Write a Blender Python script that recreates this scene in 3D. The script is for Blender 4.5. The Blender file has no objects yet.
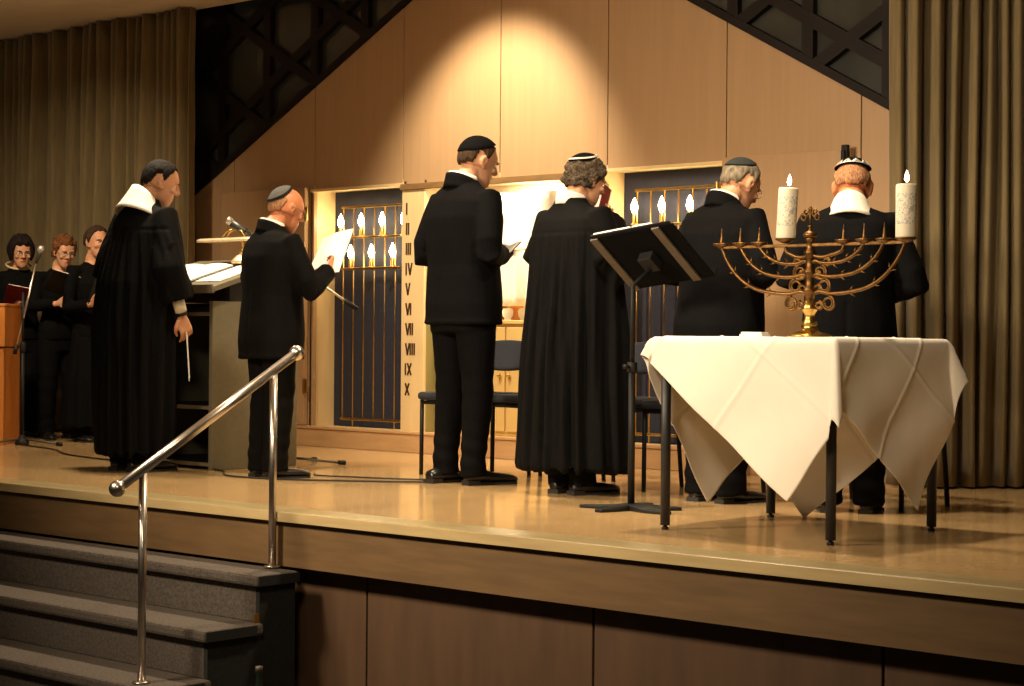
import bpy, math, random
import numpy as np
from mathutils import Vector, Matrix

random.seed(7); np.random.seed(7)
S = bpy.context.scene
COL = S.collection
PI = math.pi

# ------------------------------------------------------------------ materials
def nodes_of(m):
    m.use_nodes = True
    return m.node_tree.nodes, m.node_tree.links

def pmat(name, col, rough=.6, metal=0., var=.0, scale=20., spec=.5, bump=0., stretch=(1, 1, 1), emit=None, estr=0., coat=0., sheen=0., detail=4., sub=0., mid=None):
    """Principled surface whose colour wanders with procedural noise."""
    m = bpy.data.materials.new(name); N, L = nodes_of(m)
    b = N['Principled BSDF']
    b.inputs['Roughness'].default_value = rough
    b.inputs['Metallic'].default_value = metal
    b.inputs['Specular IOR Level'].default_value = spec
    b.inputs['Coat Weight'].default_value = coat
    b.inputs['Sheen Weight'].default_value = sheen
    if sub:
        b.inputs['Subsurface Weight'].default_value = sub
        b.inputs['Subsurface Radius'].default_value = (.02, .008, .004)
    tc = N.new('ShaderNodeTexCoord'); mp = N.new('ShaderNodeMapping'); nz = N.new('ShaderNodeTexNoise')
    mp.inputs['Scale'].default_value = stretch
    nz.inputs['Scale'].default_value = scale; nz.inputs['Detail'].default_value = detail
    L.new(tc.outputs['Object'], mp.inputs['Vector']); L.new(mp.outputs['Vector'], nz.inputs['Vector'])
    rp = N.new('ShaderNodeValToRGB')
    lo = [max(0, c * (1 - var)) for c in col]; hi = [min(1, c * (1 + var)) for c in col]
    rp.color_ramp.elements[0].position = .3; rp.color_ramp.elements[1].position = .7
    rp.color_ramp.elements[0].color = (*lo, 1); rp.color_ramp.elements[1].color = (*hi, 1)
    L.new(nz.outputs['Fac'], rp.inputs['Fac']); L.new(rp.outputs['Color'], b.inputs['Base Color'])
    if bump:
        bp = N.new('ShaderNodeBump'); bp.inputs['Strength'].default_value = bump; bp.inputs['Distance'].default_value = .01
        L.new(nz.outputs['Fac'], bp.inputs['Height']); L.new(bp.outputs['Normal'], b.inputs['Normal'])
    if emit:
        b.inputs['Emission Color'].default_value = (*emit, 1); b.inputs['Emission Strength'].default_value = estr
    return m

M = {}
M['veneer'] = pmat('tan_veneer', (.41, .255, .132), .42, var=.045, scale=3.2, stretch=(12, 12, .6), spec=.35, detail=8)
M['cream'] = pmat('cream_lacquer', (.72, .53, .27), .45, var=.05, scale=4, stretch=(4, 4, .6))
M['yellow'] = pmat('yellow_lacquer', (.68, .47, .17), .5, var=.06, scale=4)
M['brownrail'] = pmat('brown_rail', (.2, .11, .04), .5, var=.15, scale=8, stretch=(1, 6, 6))
M['plinth'] = pmat('plinth_wood', (.50, .30, .14), .5, var=.10, scale=4, stretch=(1, 6, 6))
M['navy'] = pmat('navy_velvet', (.009, .010, .026), .85, var=.3, scale=30, sheen=.1)
M['lattice'] = pmat('dark_lattice_wood', (.009, .005, .0035), .6, var=.2, scale=8, spec=.2)
M['darkwall'] = pmat('dark_wall', (.02, .018, .016), .9, var=.2, scale=5)
M['ceiling'] = pmat('ceiling_plaster', (.80, .68, .50), .8, var=.04, scale=6)
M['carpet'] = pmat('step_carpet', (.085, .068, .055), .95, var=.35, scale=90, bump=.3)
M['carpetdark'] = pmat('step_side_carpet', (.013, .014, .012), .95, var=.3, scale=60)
M['fascia'] = pmat('fascia_wood', (.15, .085, .034), .6, var=.15, scale=4, stretch=(1, 8, 8))
M['lip'] = pmat('edge_strip', (.50, .37, .18), .4, var=.12, scale=6, stretch=(.5, 4, 4))
M['border'] = pmat('border_strip', (.33, .26, .13), .28, var=.15, scale=5, stretch=(.4, 4, 1))
M['front'] = pmat('stage_front_wood', (.085, .042, .018), .7, var=.18, scale=3, stretch=(4, 4, .6))
M['hallfloor'] = pmat('hall_floor', (.05, .04, .03), .7, var=.2, scale=8)
M['curtain'] = pmat('olive_curtain', (.185, .135, .058), .9, var=.16, scale=14, stretch=(3, 3, .3), sheen=.2)
M['black'] = pmat('black_wool', (.003, .0029, .003), .88, var=.25, scale=60, bump=.05, spec=.07)
M['suit'] = pmat('black_suit_cloth', (.0032, .0031, .0035), .85, var=.25, scale=80, bump=.05, spec=.07)
M['suit2'] = pmat('charcoal_suit_cloth', (.004, .0038, .0036), .85, var=.25, scale=80, bump=.05, spec=.07)
M['robe'] = pmat('black_gown_cloth', (.0028, .0027, .0027), .8, var=.25, scale=40, spec=.09)
M['shoe'] = pmat('black_leather', (.008, .0075, .007), .3, var=.2, scale=30)
M['sole'] = pmat('rubber_sole', (.012, .011, .010), .7, var=.1)
M['white'] = pmat('white_cotton', (.80, .76, .68), .85, var=.04, scale=40, sheen=.1)
M['tallit'] = pmat('cream_silk', (.82, .77, .66), .7, var=.06, scale=60, stretch=(1, 1, 4))
M['gold'] = pmat('gold_braid', (.62, .42, .14), .4, .6, var=.2, scale=60)
M['silver'] = pmat('silver_braid', (.72, .68, .60), .4, .4, var=.3, scale=160)
M['velvetblack'] = pmat('black_velvet', (.003, .003, .0036), .9, var=.2, scale=50, spec=.08)
M['greycap'] = pmat('grey_felt', (.075, .075, .068), .9, var=.15, scale=60)
M['darkteal'] = pmat('dark_felt', (.014, .018, .018), .9, var=.2, scale=60)
M['brass'] = pmat('polished_brass', (.55, .35, .10), .3, 1., var=.12, scale=30)
M['lampbrass'] = pmat('pale_brass', (.85, .70, .45), .45, .6, var=.06, scale=30)
M['oldbrass'] = pmat('aged_brass', (.15, .078, .027), .45, 1., var=.35, scale=45, bump=.08)
M['steel'] = pmat('brushed_steel', (.62, .56, .50), .28, 1., var=.08, scale=25, stretch=(1, 1, 1))
M['blackmetal'] = pmat('black_metal', (.005, .005, .005), .6, .0, var=.2, scale=30, spec=.3)
M['tableleg'] = pmat('dark_table_leg', (.017, .017, .018), .5, .1, var=.2, scale=30)
M['ribmetal'] = pmat('grey_metal_strip', (.085, .068, .05), .5, .3, var=.15, scale=30)
M['deskmetal'] = pmat('matt_black_desk', (.004, .004, .004), .85, var=.2, scale=30, spec=.04)
M['micbody'] = pmat('grey_mic_body', (.075, .075, .072), .4, .6, var=.12, scale=30)
M['mesh'] = pmat('mic_mesh', (.42, .40, .37), .45, .7, var=.4, scale=400)
M['navyseat'] = pmat('dark_blue_fabric', (.016, .018, .028), .9, var=.3, scale=120, bump=.1)
M['olivepanel'] = pmat('grey_olive_laminate', (.165, .145, .090), .6, var=.07, scale=30)
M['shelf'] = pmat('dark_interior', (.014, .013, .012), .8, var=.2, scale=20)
M['shelfedge'] = pmat('shelf_edge', (.20, .16, .10), .5, var=.1, scale=20)
M['orangewood'] = pmat('orange_veneer', (.47, .17, .035), .4, var=.15, scale=4, stretch=(6, 6, .6), spec=.4)
M['paper'] = pmat('white_paper', (.85, .82, .76), .85, var=.03, scale=30)
M['redbook'] = pmat('red_cover', (.23, .012, .016), .5, var=.15, scale=30)
M['blackbook'] = pmat('black_cover', (.006, .006, .006), .7, var=.2, scale=30)
M['darkred'] = pmat('dark_red_velvet', (.17, .012, .012), .8, var=.2, scale=40)
M['numeral'] = pmat('dark_brown_numeral', (.055, .022, .01), .5, var=.1)
M['rope'] = pmat('black_cable', (.01, .009, .008), .6, var=.1)
M['glassdark'] = pmat('bottle_glass', (.01, .018, .01), .08, var=.2, spec=.6)
M['wax'] = pmat('ivory_wax', (.84, .76, .60), .5, var=.03, scale=20, sub=.3)
M['lens'] = pmat('lamp_lens', (1, .8, .5), .4, emit=(1, .72, .4), estr=6.)
M['flame'] = pmat('flame', (1, .7, .3), .5, emit=(1, .72, .36), estr=22.)
M['bulb'] = pmat('lit_bulb', (1, .85, .55), .4, emit=(1, .80, .46), estr=55.)
M['eyewhite'] = pmat('eye_white', (.75, .70, .64), .2, var=.02)
M['iris'] = pmat('eye_iris', (.03, .018, .01), .1, var=.2)
M['wire'] = pmat('spectacle_frame', (.55, .48, .36), .25, .9, var=.1)
M['lenses'] = pmat('spectacle_lens', (.9, .9, .9), .05, var=.0)
_b = M['lenses'].node_tree.nodes['Principled BSDF']; _b.inputs['Transmission Weight'].default_value = 1; _b.inputs['IOR'].default_value = 1.05
M['pearl'] = pmat('pale_beads', (.65, .50, .30), .3, var=.2)
M['jambshade'] = pmat('jamb_shade_olive', (.25, .22, .08), .6, var=.08, scale=6)  # shaded tone of the cream jamb, put into the colour

def skin(name, c):
    return pmat(name, c, .5, var=.10, scale=26, sub=.12, spec=.35)
M['skin'] = skin('skin_warm', (.57, .29, .165))
M['skinred'] = skin('skin_ruddy', (.56, .21, .095))
M['skinpale'] = skin('skin_pale', (.58, .29, .16))
M['lip_skin'] = skin('lips', (.36, .10, .075))
def hairm(name, c, s=130):
    return pmat(name, c, .8, var=.55, scale=s, bump=.5, stretch=(1, 1, .25), spec=.15)
M['h_black'] = hairm('black_hair', (.010, .008, .007))
M['h_brown'] = hairm('brown_hair', (.045, .026, .014))
M['h_dark'] = hairm('dark_brown_hair', (.014, .009, .008))
M['h_greybrown'] = pmat('grey_brown_hair', (.075, .055, .036), .85, var=.8, scale=110, bump=.6, spec=.15)
M['h_grey'] = hairm('grey_hair', (.17, .14, .10), 70)
M['h_fuzz'] = hairm('sandy_stubble', (.34, .17, .085), 200)
M['h_auburn'] = pmat('auburn_hair', (.13, .05, .016), .85, var=.6, scale=90, bump=.6, spec=.15)

def cloth_mat():
    m = pmat('white_table_linen', (.82, .76, .66), .75, var=.025, scale=9, sheen=.15)
    N, L = nodes_of(m); b = N['Principled BSDF']
    tc = N.new('ShaderNodeTexCoord'); v = N.new('ShaderNodeTexVoronoi'); v.inputs['Scale'].default_value = 9
    L.new(tc.outputs['UV'], v.inputs['Vector'])
    bp = N.new('ShaderNodeBump'); bp.inputs['Strength'].default_value = .05; bp.inputs['Distance'].default_value = .004
    L.new(v.outputs['Distance'], bp.inputs['Height']); L.new(bp.outputs['Normal'], b.inputs['Normal'])
    return m
M['linen'] = cloth_mat()

def floor_mat():
    m = pmat('stage_linoleum', (.50, .33, .155), .24, var=.07, scale=5, spec=.6)
    N, L = nodes_of(m); b = N['Principled BSDF']
    tc = N.new('ShaderNodeTexCoord'); nz = N.new('ShaderNodeTexNoise'); nz.inputs['Scale'].default_value = 7; nz.inputs['Detail'].default_value = 6
    mr = N.new('ShaderNodeMapRange'); mr.inputs['To Min'].default_value = .11; mr.inputs['To Max'].default_value = .19
    L.new(tc.outputs['Object'], nz.inputs['Vector']); L.new(nz.outputs['Fac'], mr.inputs['Value']); L.new(mr.outputs['Result'], b.inputs['Roughness'])
    return m
M['floor'] = floor_mat()

def candle_mat():
    """Ivory wax with a band of blue-grey leafy printing around the shaft."""
    m = pmat('printed_wax', (.84, .76, .60), .5, var=.02, sub=.3); N, L = nodes_of(m); b = N['Principled BSDF']
    src = b.inputs['Base Color'].links[0].from_socket
    tc = N.new('ShaderNodeTexCoord'); nz = N.new('ShaderNodeTexNoise'); nz.inputs['Scale'].default_value = 75; nz.inputs['Detail'].default_value = 2
    nz.inputs['Distortion'].default_value = 1.5
    r = N.new('ShaderNodeValToRGB'); r.color_ramp.elements[0].position = .53; r.color_ramp.elements[1].position = .57
    sp = N.new('ShaderNodeSeparateXYZ'); L.new(tc.outputs['Object'], sp.inputs[0]); L.new(tc.outputs['Object'], nz.inputs['Vector'])
    a = N.new('ShaderNodeMath'); a.operation = 'GREATER_THAN'; a.inputs[1].default_value = .05
    c = N.new('ShaderNodeMath'); c.operation = 'LESS_THAN'; c.inputs[1].default_value = .165
    L.new(sp.outputs['Z'], a.inputs[0]); L.new(sp.outputs['Z'], c.inputs[0])
    m1 = N.new('ShaderNodeMath'); m1.operation = 'MULTIPLY'; m2 = N.new('ShaderNodeMath'); m2.operation = 'MULTIPLY'
    L.new(a.outputs[0], m1.inputs[0]); L.new(c.outputs[0], m1.inputs[1]); L.new(m1.outputs[0], m2.inputs[0])
    L.new(nz.outputs['Fac'], r.inputs['Fac']); L.new(r.outputs['Color'], m2.inputs[1])
    mx = N.new('ShaderNodeMixRGB'); mx.inputs[2].default_value = (.42, .43, .40, 1)
    L.new(m2.outputs[0], mx.inputs['Fac']); L.new(src, mx.inputs[1]); L.new(mx.outputs[0], b.inputs['Base Color'])
    return m
M['printedwax'] = candle_mat()

# ------------------------------------------------------------------ mesh building
class MB:
    def __init__(s): s.v = []; s.f = []; s.m = []
    def add(s, vs, fs, mi=0):
        o = len(s.v); s.v += [tuple(p) for p in vs]
        s.f += [tuple(i + o for i in f) for f in fs]; s.m += [mi] * len(fs)
    def box(s, x0, x1, y0, y1, z0, z1, mi=0, M4=None):
        vs = [(x, y, z) for z in (z0, z1) for y in (y0, y1) for x in (x0, x1)]
        if M4 is not None: vs = [M4 @ Vector(p) for p in vs]
        s.add(vs, [(0, 2, 3, 1), (4, 5, 7, 6), (0, 1, 5, 4), (2, 6, 7, 3), (0, 4, 6, 2), (1, 3, 7, 5)], mi)
    def rings(s, R, mi=0, cap=True, closed=True):
        n = len(R[0]); vs = [p for r in R for p in r]; fs = []
        for i in range(len(R) - 1):
            for j in range(n if closed else n - 1):
                k = (j + 1) % n
                fs.append((i * n + j, i * n + k, (i + 1) * n + k, (i + 1) * n + j))
        if cap:
            fs.append(tuple(range(n - 1, -1, -1))); fs.append(tuple((len(R) - 1) * n + j for j in range(n)))
        s.add(vs, fs, mi)
    def tube(s, pts, rad, n=10, mi=0, flat=1.):
        pts = [Vector(p) for p in pts]
        if not hasattr(rad, '__len__'): rad = [rad] * len(pts)
        R = []; prev = None
        for i, p in enumerate(pts):
            t = (pts[min(i + 1, len(pts) - 1)] - pts[max(i - 1, 0)]).normalized()
            if prev is None:
                a = Vector((0, 0, 1)) if abs(t.z) < .9 else Vector((1, 0, 0))
                u = t.cross(a).normalized()
            else:
                u = (prev - t * prev.dot(t)).normalized()
            prev = u; w = t.cross(u)
            R.append([p + (u * math.cos(2 * PI * j / n) + w * math.sin(2 * PI * j / n) * flat) * rad[i] for j in range(n)])
        s.rings(R, mi)
    def lathe(s, prof, n=20, c=(0, 0, 0), mi=0):
        s.rings([[(c[0] + r * math.cos(2 * PI * j / n), c[1] + r * math.sin(2 * PI * j / n), c[2] + z) for j in range(n)] for r, z in prof], mi)
    def ell(s, c, r, n=16, m=10, mi=0, M4=None):
        R = []
        for i in range(m + 1):
            a = -PI / 2 + PI * (i if 0 < i < m else (.12 if i == 0 else m - .12)) / m
            R.append([Vector((r[0] * math.cos(a) * math.cos(2 * PI * j / n), r[1] * math.cos(a) * math.sin(2 * PI * j / n), r[2] * math.sin(a))) for j in range(n)])
        R = [[(M4 @ p if M4 is not None else p) + Vector(c) for p in q] for q in R]
        s.rings(R, mi)
    def loft(s, prof, n=28, xf=None, e=2.3, mi=0):
        """prof: (z, cx, cy, rx, ry) horizontal super-ellipse slices; xf maps points."""
        R = []
        for z, cx, cy, rx, ry in prof:
            ring = []
            for j in range(n):
                a = 2 * PI * j / n; ca, sa = math.cos(a), math.sin(a)
                p = Vector((cx + rx * math.copysign(abs(ca) ** (2 / e), ca), cy + ry * math.copysign(abs(sa) ** (2 / e), sa), z))
                ring.append(xf(p) if xf else p)
            R.append(ring)
        s.rings(R, mi)
    def xform(s, f): s.v = [tuple(f(Vector(p))) for p in s.v]
    def mesh(s, name='m'):
        me = bpy.data.meshes.new(name); me.from_pydata(s.v, [], s.f); me.update()
        me.polygons.foreach_set('material_index', s.m)
        return me

def finish(me, smooth=True, recalc=True):
    if recalc:
        import bmesh
        b = bmesh.new(); b.from_mesh(me); bmesh.ops.recalc_face_normals(b, faces=b.faces); b.to_mesh(me); b.free()
    if smooth: me.polygons.foreach_set('use_smooth', [True] * len(me.polygons))
    me.update(); return me

def link(name, me, mats, parent=None, loc=None, rz=None, bevel=0, smooth=False, kind=None):
    o = bpy.data.objects.new(name, me); COL.objects.link(o)
    for m in (mats if isinstance(mats, (list, tuple)) else [mats]): me.materials.append(M[m] if isinstance(m, str) else m)
    if parent is not None: o.parent = parent
    if loc: o.location = loc
    if rz is not None: o.rotation_euler = (0, 0, rz)
    if bevel:
        bv = o.modifiers.new('bevel', 'BEVEL'); bv.width = bevel; bv.segments = 2; bv.limit_method = 'ANGLE'
    if kind: o['kind'] = kind
    me.name = name
    return o

def part(name, mb, mats, parent=None, smooth=True, bevel=0, **k):
    return link(name, finish(mb.mesh(name), smooth), mats, parent, bevel=bevel, **k)

def tag(o, label, cat, group=None):
    o['label'] = label; o['category'] = cat
    if group: o['group'] = group
    return o

def thing(name, label, cat, loc=(0, 0, 0), rz=0., group=None):
    o = bpy.data.objects.new(name, None); COL.objects.link(o); o.empty_display_size = .1
    o.location = loc; o.rotation_euler = (0, 0, rz)
    return tag(o, label, cat, group)

def struct(name, mb, mats, smooth=False, bevel=0):
    return link(name, finish(mb.mesh(name), smooth), mats, None, bevel=bevel, kind='structure')

def remesh(mb, vox, smooth=3):
    """Melt overlapping closed shells into one continuous surface."""
    me = mb.mesh('tmp'); finish(me)
    o = bpy.data.objects.new('tmp', me); COL.objects.link(o)
    r = o.modifiers.new('r', 'REMESH'); r.mode = 'VOXEL'; r.voxel_size = vox
    if smooth:
        q = o.modifiers.new('s', 'SMOOTH'); q.factor = .5; q.iterations = smooth
    dg = bpy.context.evaluated_depsgraph_get(); dg.update()
    out = bpy.data.meshes.new_from_object(o.evaluated_get(dg), depsgraph=dg)
    bpy.data.objects.remove(o); bpy.data.meshes.remove(me)
    return out

def co(me):
    a = np.empty(len(me.vertices) * 3, np.float32); me.vertices.foreach_get('co', a); return a.reshape(-1, 3).astype(float)
def nor(me):
    a = np.empty(len(me.vertices) * 3, np.float32); me.vertices.foreach_get('normal', a); return a.reshape(-1, 3).astype(float)
def setco(me, a): me.vertices.foreach_set('co', a.astype(np.float32).ravel()); me.update()
def wob(p, f, seed=0, oct=3):
    """cheap smooth noise in about -1..1"""
    r = np.random.RandomState(seed); out = np.zeros(len(p)); amp = 1.; tot = 0
    for o in range(oct):
        for _ in range(4):
            k = r.normal(size=3); k /= np.linalg.norm(k)
            out += amp * np.sin(p @ k * f * (2 ** o) + r.rand() * 6.28 + 1.3 * np.sin(p @ r.normal(size=3) * f * .6))
        tot += amp * 2; amp *= .55
    return out / tot

# ------------------------------------------------------------------ room
FZ = 0.0                    # stage level
CEIL = 3.07
YE = 5.25                   # stage edge
YW = 8.55                   # face of the panelled wall
HALL = -.84

b = MB(); b.box(-16, -1.5, YE + .17, 10.2, -.06, 0); struct('floor', b, 'floor')
b = MB(); b.box(-16, -1.5, YE, YE + .17, -.042, 0.001); b.box(-16, -1.5, YE - .012, YE, -.042, .001); struct('trim_1', b, ['border'], bevel=.004)
b = MB(); b.box(-16, -1.5, YE - .016, YE - .0125, -.040, -.001); struct('trim_2', b, 'lip')
b = MB(); b.box(-16, -1.5, YE + .012, YE + .06, -.232, -.042); struct('trim_3', b, 'fascia')
for i, (x0, x1) in enumerate([(-8.3, -5.68), (-5.67, -4.46), (-4.45, -3.23), (-3.22, -1.5)]):
    b = MB(); b.box(x0, x1, YE + .11, YE + .15, HALL, -.10)
    struct('wall_front' if i == 0 else 'wall_front_%d' % (i + 1), b, 'front', bevel=.003)
b = MB(); b.box(-16, -1.5, YE + .16, YE + .2, HALL, -.06); struct('wall_understage', b, 'darkwall')
b = MB(); b.box(-16, 4, -3, YE + .2, HALL - .05, HALL); struct('floor_hall', b, 'hallfloor')
b = MB(); b.box(-18, -1.5, 1.5, 8.42, CEIL, CEIL + .12); struct('ceiling', b, 'ceiling')
b = MB(); b.box(-18, -1.5, 8.42, 10.6, 3.6, 3.7); struct('ceiling_backstage', b, 'darkwall')
b = MB(); b.box(-18, -1.5, 10.3, 10.4, -.05, 3.7); struct('wall_backstage', b, 'darkwall')
b = MB(); b.box(-16.3, -16.2, 3, 10.3, HALL, 3.7); struct('wall_left', b, 'darkwall')

# gable of veneer panels: seven boards with thin dark joints, cut along the two roof slopes
SEAM = [-11.31, -10.455, -9.60, -8.745, -7.89, -7.03, -6.175, -5.305, -5.04]
def roofz(x): return min(1.776 + .522 * (x + 10.877), 2.667 - .548 * (x + 6.435))
AX0, AX1, C0, C1 = -9.62, -6.20, -8.73, -7.07      # ark openings
ATOP = 1.735; ABOT = .13
def wall_panel(x0, x1, zlo):
    g = .0035; x0 += g; x1 -= g
    xs = [x0, x1]
    if x0 < -7.77 < x1: xs = [x0, -7.77, x1]
    top = [(x, roofz(x)) for x in xs]
    out = [(x0, zlo), (x1, zlo)] + [(x, z) for x, z in reversed(top)]
    n = len(out)
    m = MB(); m.add([(x, YW, z) for x, z in out] + [(x, YW + .03, z) for x, z in out],
                    [tuple(range(n)), tuple(range(2 * n - 1, n - 1, -1))] + [(i, (i + 1) % n, (i + 1) % n + n, i + n) for i in range(n)])
    return m
k = 1
for a, c in zip(SEAM[:-1], SEAM[1:]):
    lo = ATOP if (a > -9.61 and c < -6.17) else 0.
    struct('wall_back' if k == 1 else 'wall_back_%d' % k, wall_panel(a, c, lo), 'veneer', bevel=.002); k += 1
# dark backing seen in the joints
b = MB()
for a in SEAM[1:-1]:
    b.box(a - .02, a + .02, YW + .031, YW + .05, ATOP + .02 if -9.61 < a < -6.17 else 0., roofz(a) - .02)
struct('trim_4', b, 'darkwall')

# plinth under the ark
b = MB(); b.box(AX0 - .18, AX1 + .2, YW - .05, YW + .6, 0, ABOT - .012); struct('trim_5', b, 'plinth', bevel=.004)
b = MB(); b.box(AX0 - .18, AX1 + .2, YW - .056, YW + .02, ABOT - .012, ABOT + .006); struct('trim_6', b, 'plinth', bevel=.003)

# ark shell: jambs, soffits and backs of the three bays
RD = .21
k = 1
for x0, x1, d in [(AX0, C0, RD), (C1, AX1, RD), (C0 + .205, C1 - .205, .5)]:
    for q in ((x0 - .02, x0, YW, YW + d, ABOT, ATOP + .02), (x1, x1 + .02, YW, YW + d, ABOT, ATOP + .02), (x0, x1, YW + .002, YW + d, ATOP, ATOP + .03), (x0, x1, YW - .02, YW + d, ABOT - .02, ABOT)):
        b = MB(); b.box(*q); struct('wall_ark' if k == 1 else 'wall_ark_%d' % k, b, 'cream', bevel=.002); k += 1
b = MB(); b.box(C0 + .205, C1 - .205, YW + .5, YW + .53, ABOT, ATOP + .03); struct('wall_ark_back', b, 'white')
b = MB(); b.box(AX0 + .001, C0 - .001, YW + RD, YW + RD + .02, ABOT, ATOP); struct('wall_ark_left', b, 'navy')
b = MB(); b.box(C1 + .001, AX1 - .001, YW + RD, YW + RD + .02, ABOT, ATOP); struct('wall_ark_right', b, 'navy')
# brown head rail over the middle bay, brass-coloured lines at the sides
b = MB(); b.box(C0 - .005, C1 + .005, YW - .035, YW, ATOP - .04, ATOP - .002); struct('trim_7', b, 'brownrail', bevel=.003)
b = MB(); b.box(AX0 - .012, C0, YW - .012, YW, ATOP - .012, ATOP + .008); b.box(C1, AX1 + .012, YW - .012, YW, ATOP - .012, ATOP + .008); struct('trim_8', b, 'cream', bevel=.002)

# scroll cabinet in the middle bay
cab = thing('scroll_cabinet', 'yellow lacquered low cabinet in the middle bay of the ark', 'cabinet', (-7.9, YW + .09, ABOT))
b = MB(); b.box(-.62, .62, 0, .4, 0, .70); part('carcass', b, 'yellow', cab, smooth=False, bevel=.006)
b = MB(); b.box(-.62, .62, -.02, .4, .70, .725); part('cabinet_top', b, 'yellow', cab, smooth=False, bevel=.004)
for sx in (-1, 1):
    b = MB(); b.box(*( (-.60, -.006) if sx < 0 else (.006, .60)), -.014, 0, .03, .68); d = part('door', b, 'yellow', cab, smooth=False, bevel=.004)
    b = MB(); b.ell((sx * .04, -.028, .38), (.012, .014, .012), 10, 6); part('knob', b, 'brass', d)

# torah scrolls standing on it
def scroll(x, label, mant, w=.27, h=.80):
    t = thing('torah_scroll', label, 'torah scroll', (x, YW + .27, ABOT + .725), group='scrolls in the ark')
    for sx in (-1, 1):
        b = MB(); b.lathe([(.0, 0), (.026, 0), (.03, .012), (.018, .03), (.014, .06), (.022, .075), (.05, .08), (.052, .095), (.02, .1), (.02, .14)], 16, (sx * w * .25, 0, 0))
        part('roller', b, 'orangewood', t)
    m = MB(); R = []
    for i in range(14):
        z = .09 + (h - .09) * i / 13
        R.append([(math.copysign(abs(math.cos(a)) ** .6, math.cos(a)) * w * .5 * (1.03 - .03 * i / 13) + .004 * math.sin(9 * a), math.copysign(abs(math.sin(a)) ** .6, math.sin(a)) * .10 + .006 * math.sin(14 * a) * (1 - i / 13), z) for a in [2 * PI * j / 56 for j in range(56)]])
    m.rings(R); part('mantle', m, mant, t)
    b = MB(); b.box(-w * .5, w * .5, -.104, .104, h * .55, h * .56); part('trim_band', b, 'gold', t, bevel=.003)
    return t
scroll(-8.06, 'white mantled scroll standing left in the lit middle of the ark', 'white')
scroll(-7.72, 'white mantled scroll seen between the tall man and the robed man', 'white')

# numeral posts
def strokes(ch, x):
    """bars of one roman letter: list of (x0,z0,x1,z1) in units of letter height"""
    if ch == 'I': return [(x, 0, x, 1)], .20
    if ch == 'V': return [(x, 1, x + .22, 0), (x + .22, 0, x + .44, 1)], .62
    if ch == 'X': return [(x, 0, x + .44, 1), (x, 1, x + .44, 0)], .62
pn = thing('numeral_panel', 'cream post with roman numerals beside the left lamp bay', 'panel', (C0, YW - .02, ABOT))
b = MB(); b.box(0, .205, 0, .022, 0, ATOP - ABOT - .04); part('post', b, 'cream', pn, smooth=False, bevel=.003)
for i, t in enumerate(['I', 'II', 'III', 'IV', 'V', 'VI', 'VII', 'VIII', 'IX', 'X']):
    b = MB(); x = 0; h = .076; z0 = 1.405 - i * .1295
    for ch in t:
        ss, adv = strokes(ch, x)
        for xa, za, xb, zb in ss:
            p, q = Vector((.045 + xa * h, 0, z0 + za * h)), Vector((.045 + xb * h, 0, z0 + zb * h))
            d = (q - p).normalized(); nrm = Vector((d.z, 0, -d.x)) * .0058
            vs = [p - nrm, p + nrm, q + nrm, q - nrm]
            b.add([(v.x, -.004, v.z) for v in vs] + [(v.x, .002, v.z) for v in vs], [(0, 1, 2, 3), (7, 6, 5, 4), (0, 4, 5, 1), (1, 5, 6, 2), (2, 6, 7, 3), (3, 7, 4, 0)])
        x += adv + (.04 if ch == 'I' else -.06)
    part('numeral', b, 'numeral', pn, smooth=False)
pn2 = thing('plain_panel', 'cream post beside the right lamp bay behind the robed man', 'panel', (C1 - .205, YW - .02, ABOT))
b = MB(); b.box(0, .205, 0, .022, 0, ATOP - ABOT - .04); part('post', b, 'cream', pn2, smooth=False, bevel=.003)
b = MB(); b.box(C0 + .206, C0 + .214, YW + .003, YW + .45, ABOT, ABOT + 1.16); struct('trim_jamb_shade', b, 'jambshade')  # thin sheet carrying the painted shade of the left jamb

# lamp grilles with candle bulbs
def grille(x0, label):
    g = thing('lamp_grille', label, 'lamp', (x0, YW + RD - .055, ABOT), group='brass lamp grilles in the ark')
    xs = [.145 + .1015 * i for i in range(7)]
    for i, x in enumerate(xs):
        b = MB(); b.tube([(x, 0, .0 if i in (1, 5) else .055), (x, 0, 1.49)], .0048, 8); part('upright_bar', b, 'brass', g)
    for z in (1.49, 1.285, 1.075, .055):
        b = MB(); b.box(xs[0] - .012, xs[-1] + .012, -.012, .012, z - .008, z + .008); part('cross_bar', b, 'brass', g, smooth=False, bevel=.003)
    for row, z, ids in ((0, 1.285, (0, 2, 4, 6)), (1, 1.075, (1, 3, 5))):
        for i in ids:
            l = MB(); l.lathe([(.0, 0), (.022, 0), (.024, .006), (.013, .012), (.013, .07), (.0, .07)], 14, (xs[i], -.028, z)); s = part('candle_sleeve', l, 'brass', g)
            l = MB(); l.lathe([(.001, .068), (.010, .07), (.019, .092), (.021, .105), (.016, .128), (.008, .148), (.001, .162)], 14, (xs[i], -.028, z)); part('bulb', l, 'bulb', s)
    return g
grille(AX0, 'brass grille lamp with lit candle bulbs left of the numeral post')
grille(C1, 'brass grille lamp with lit candle bulbs right, behind the music stand')

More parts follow.
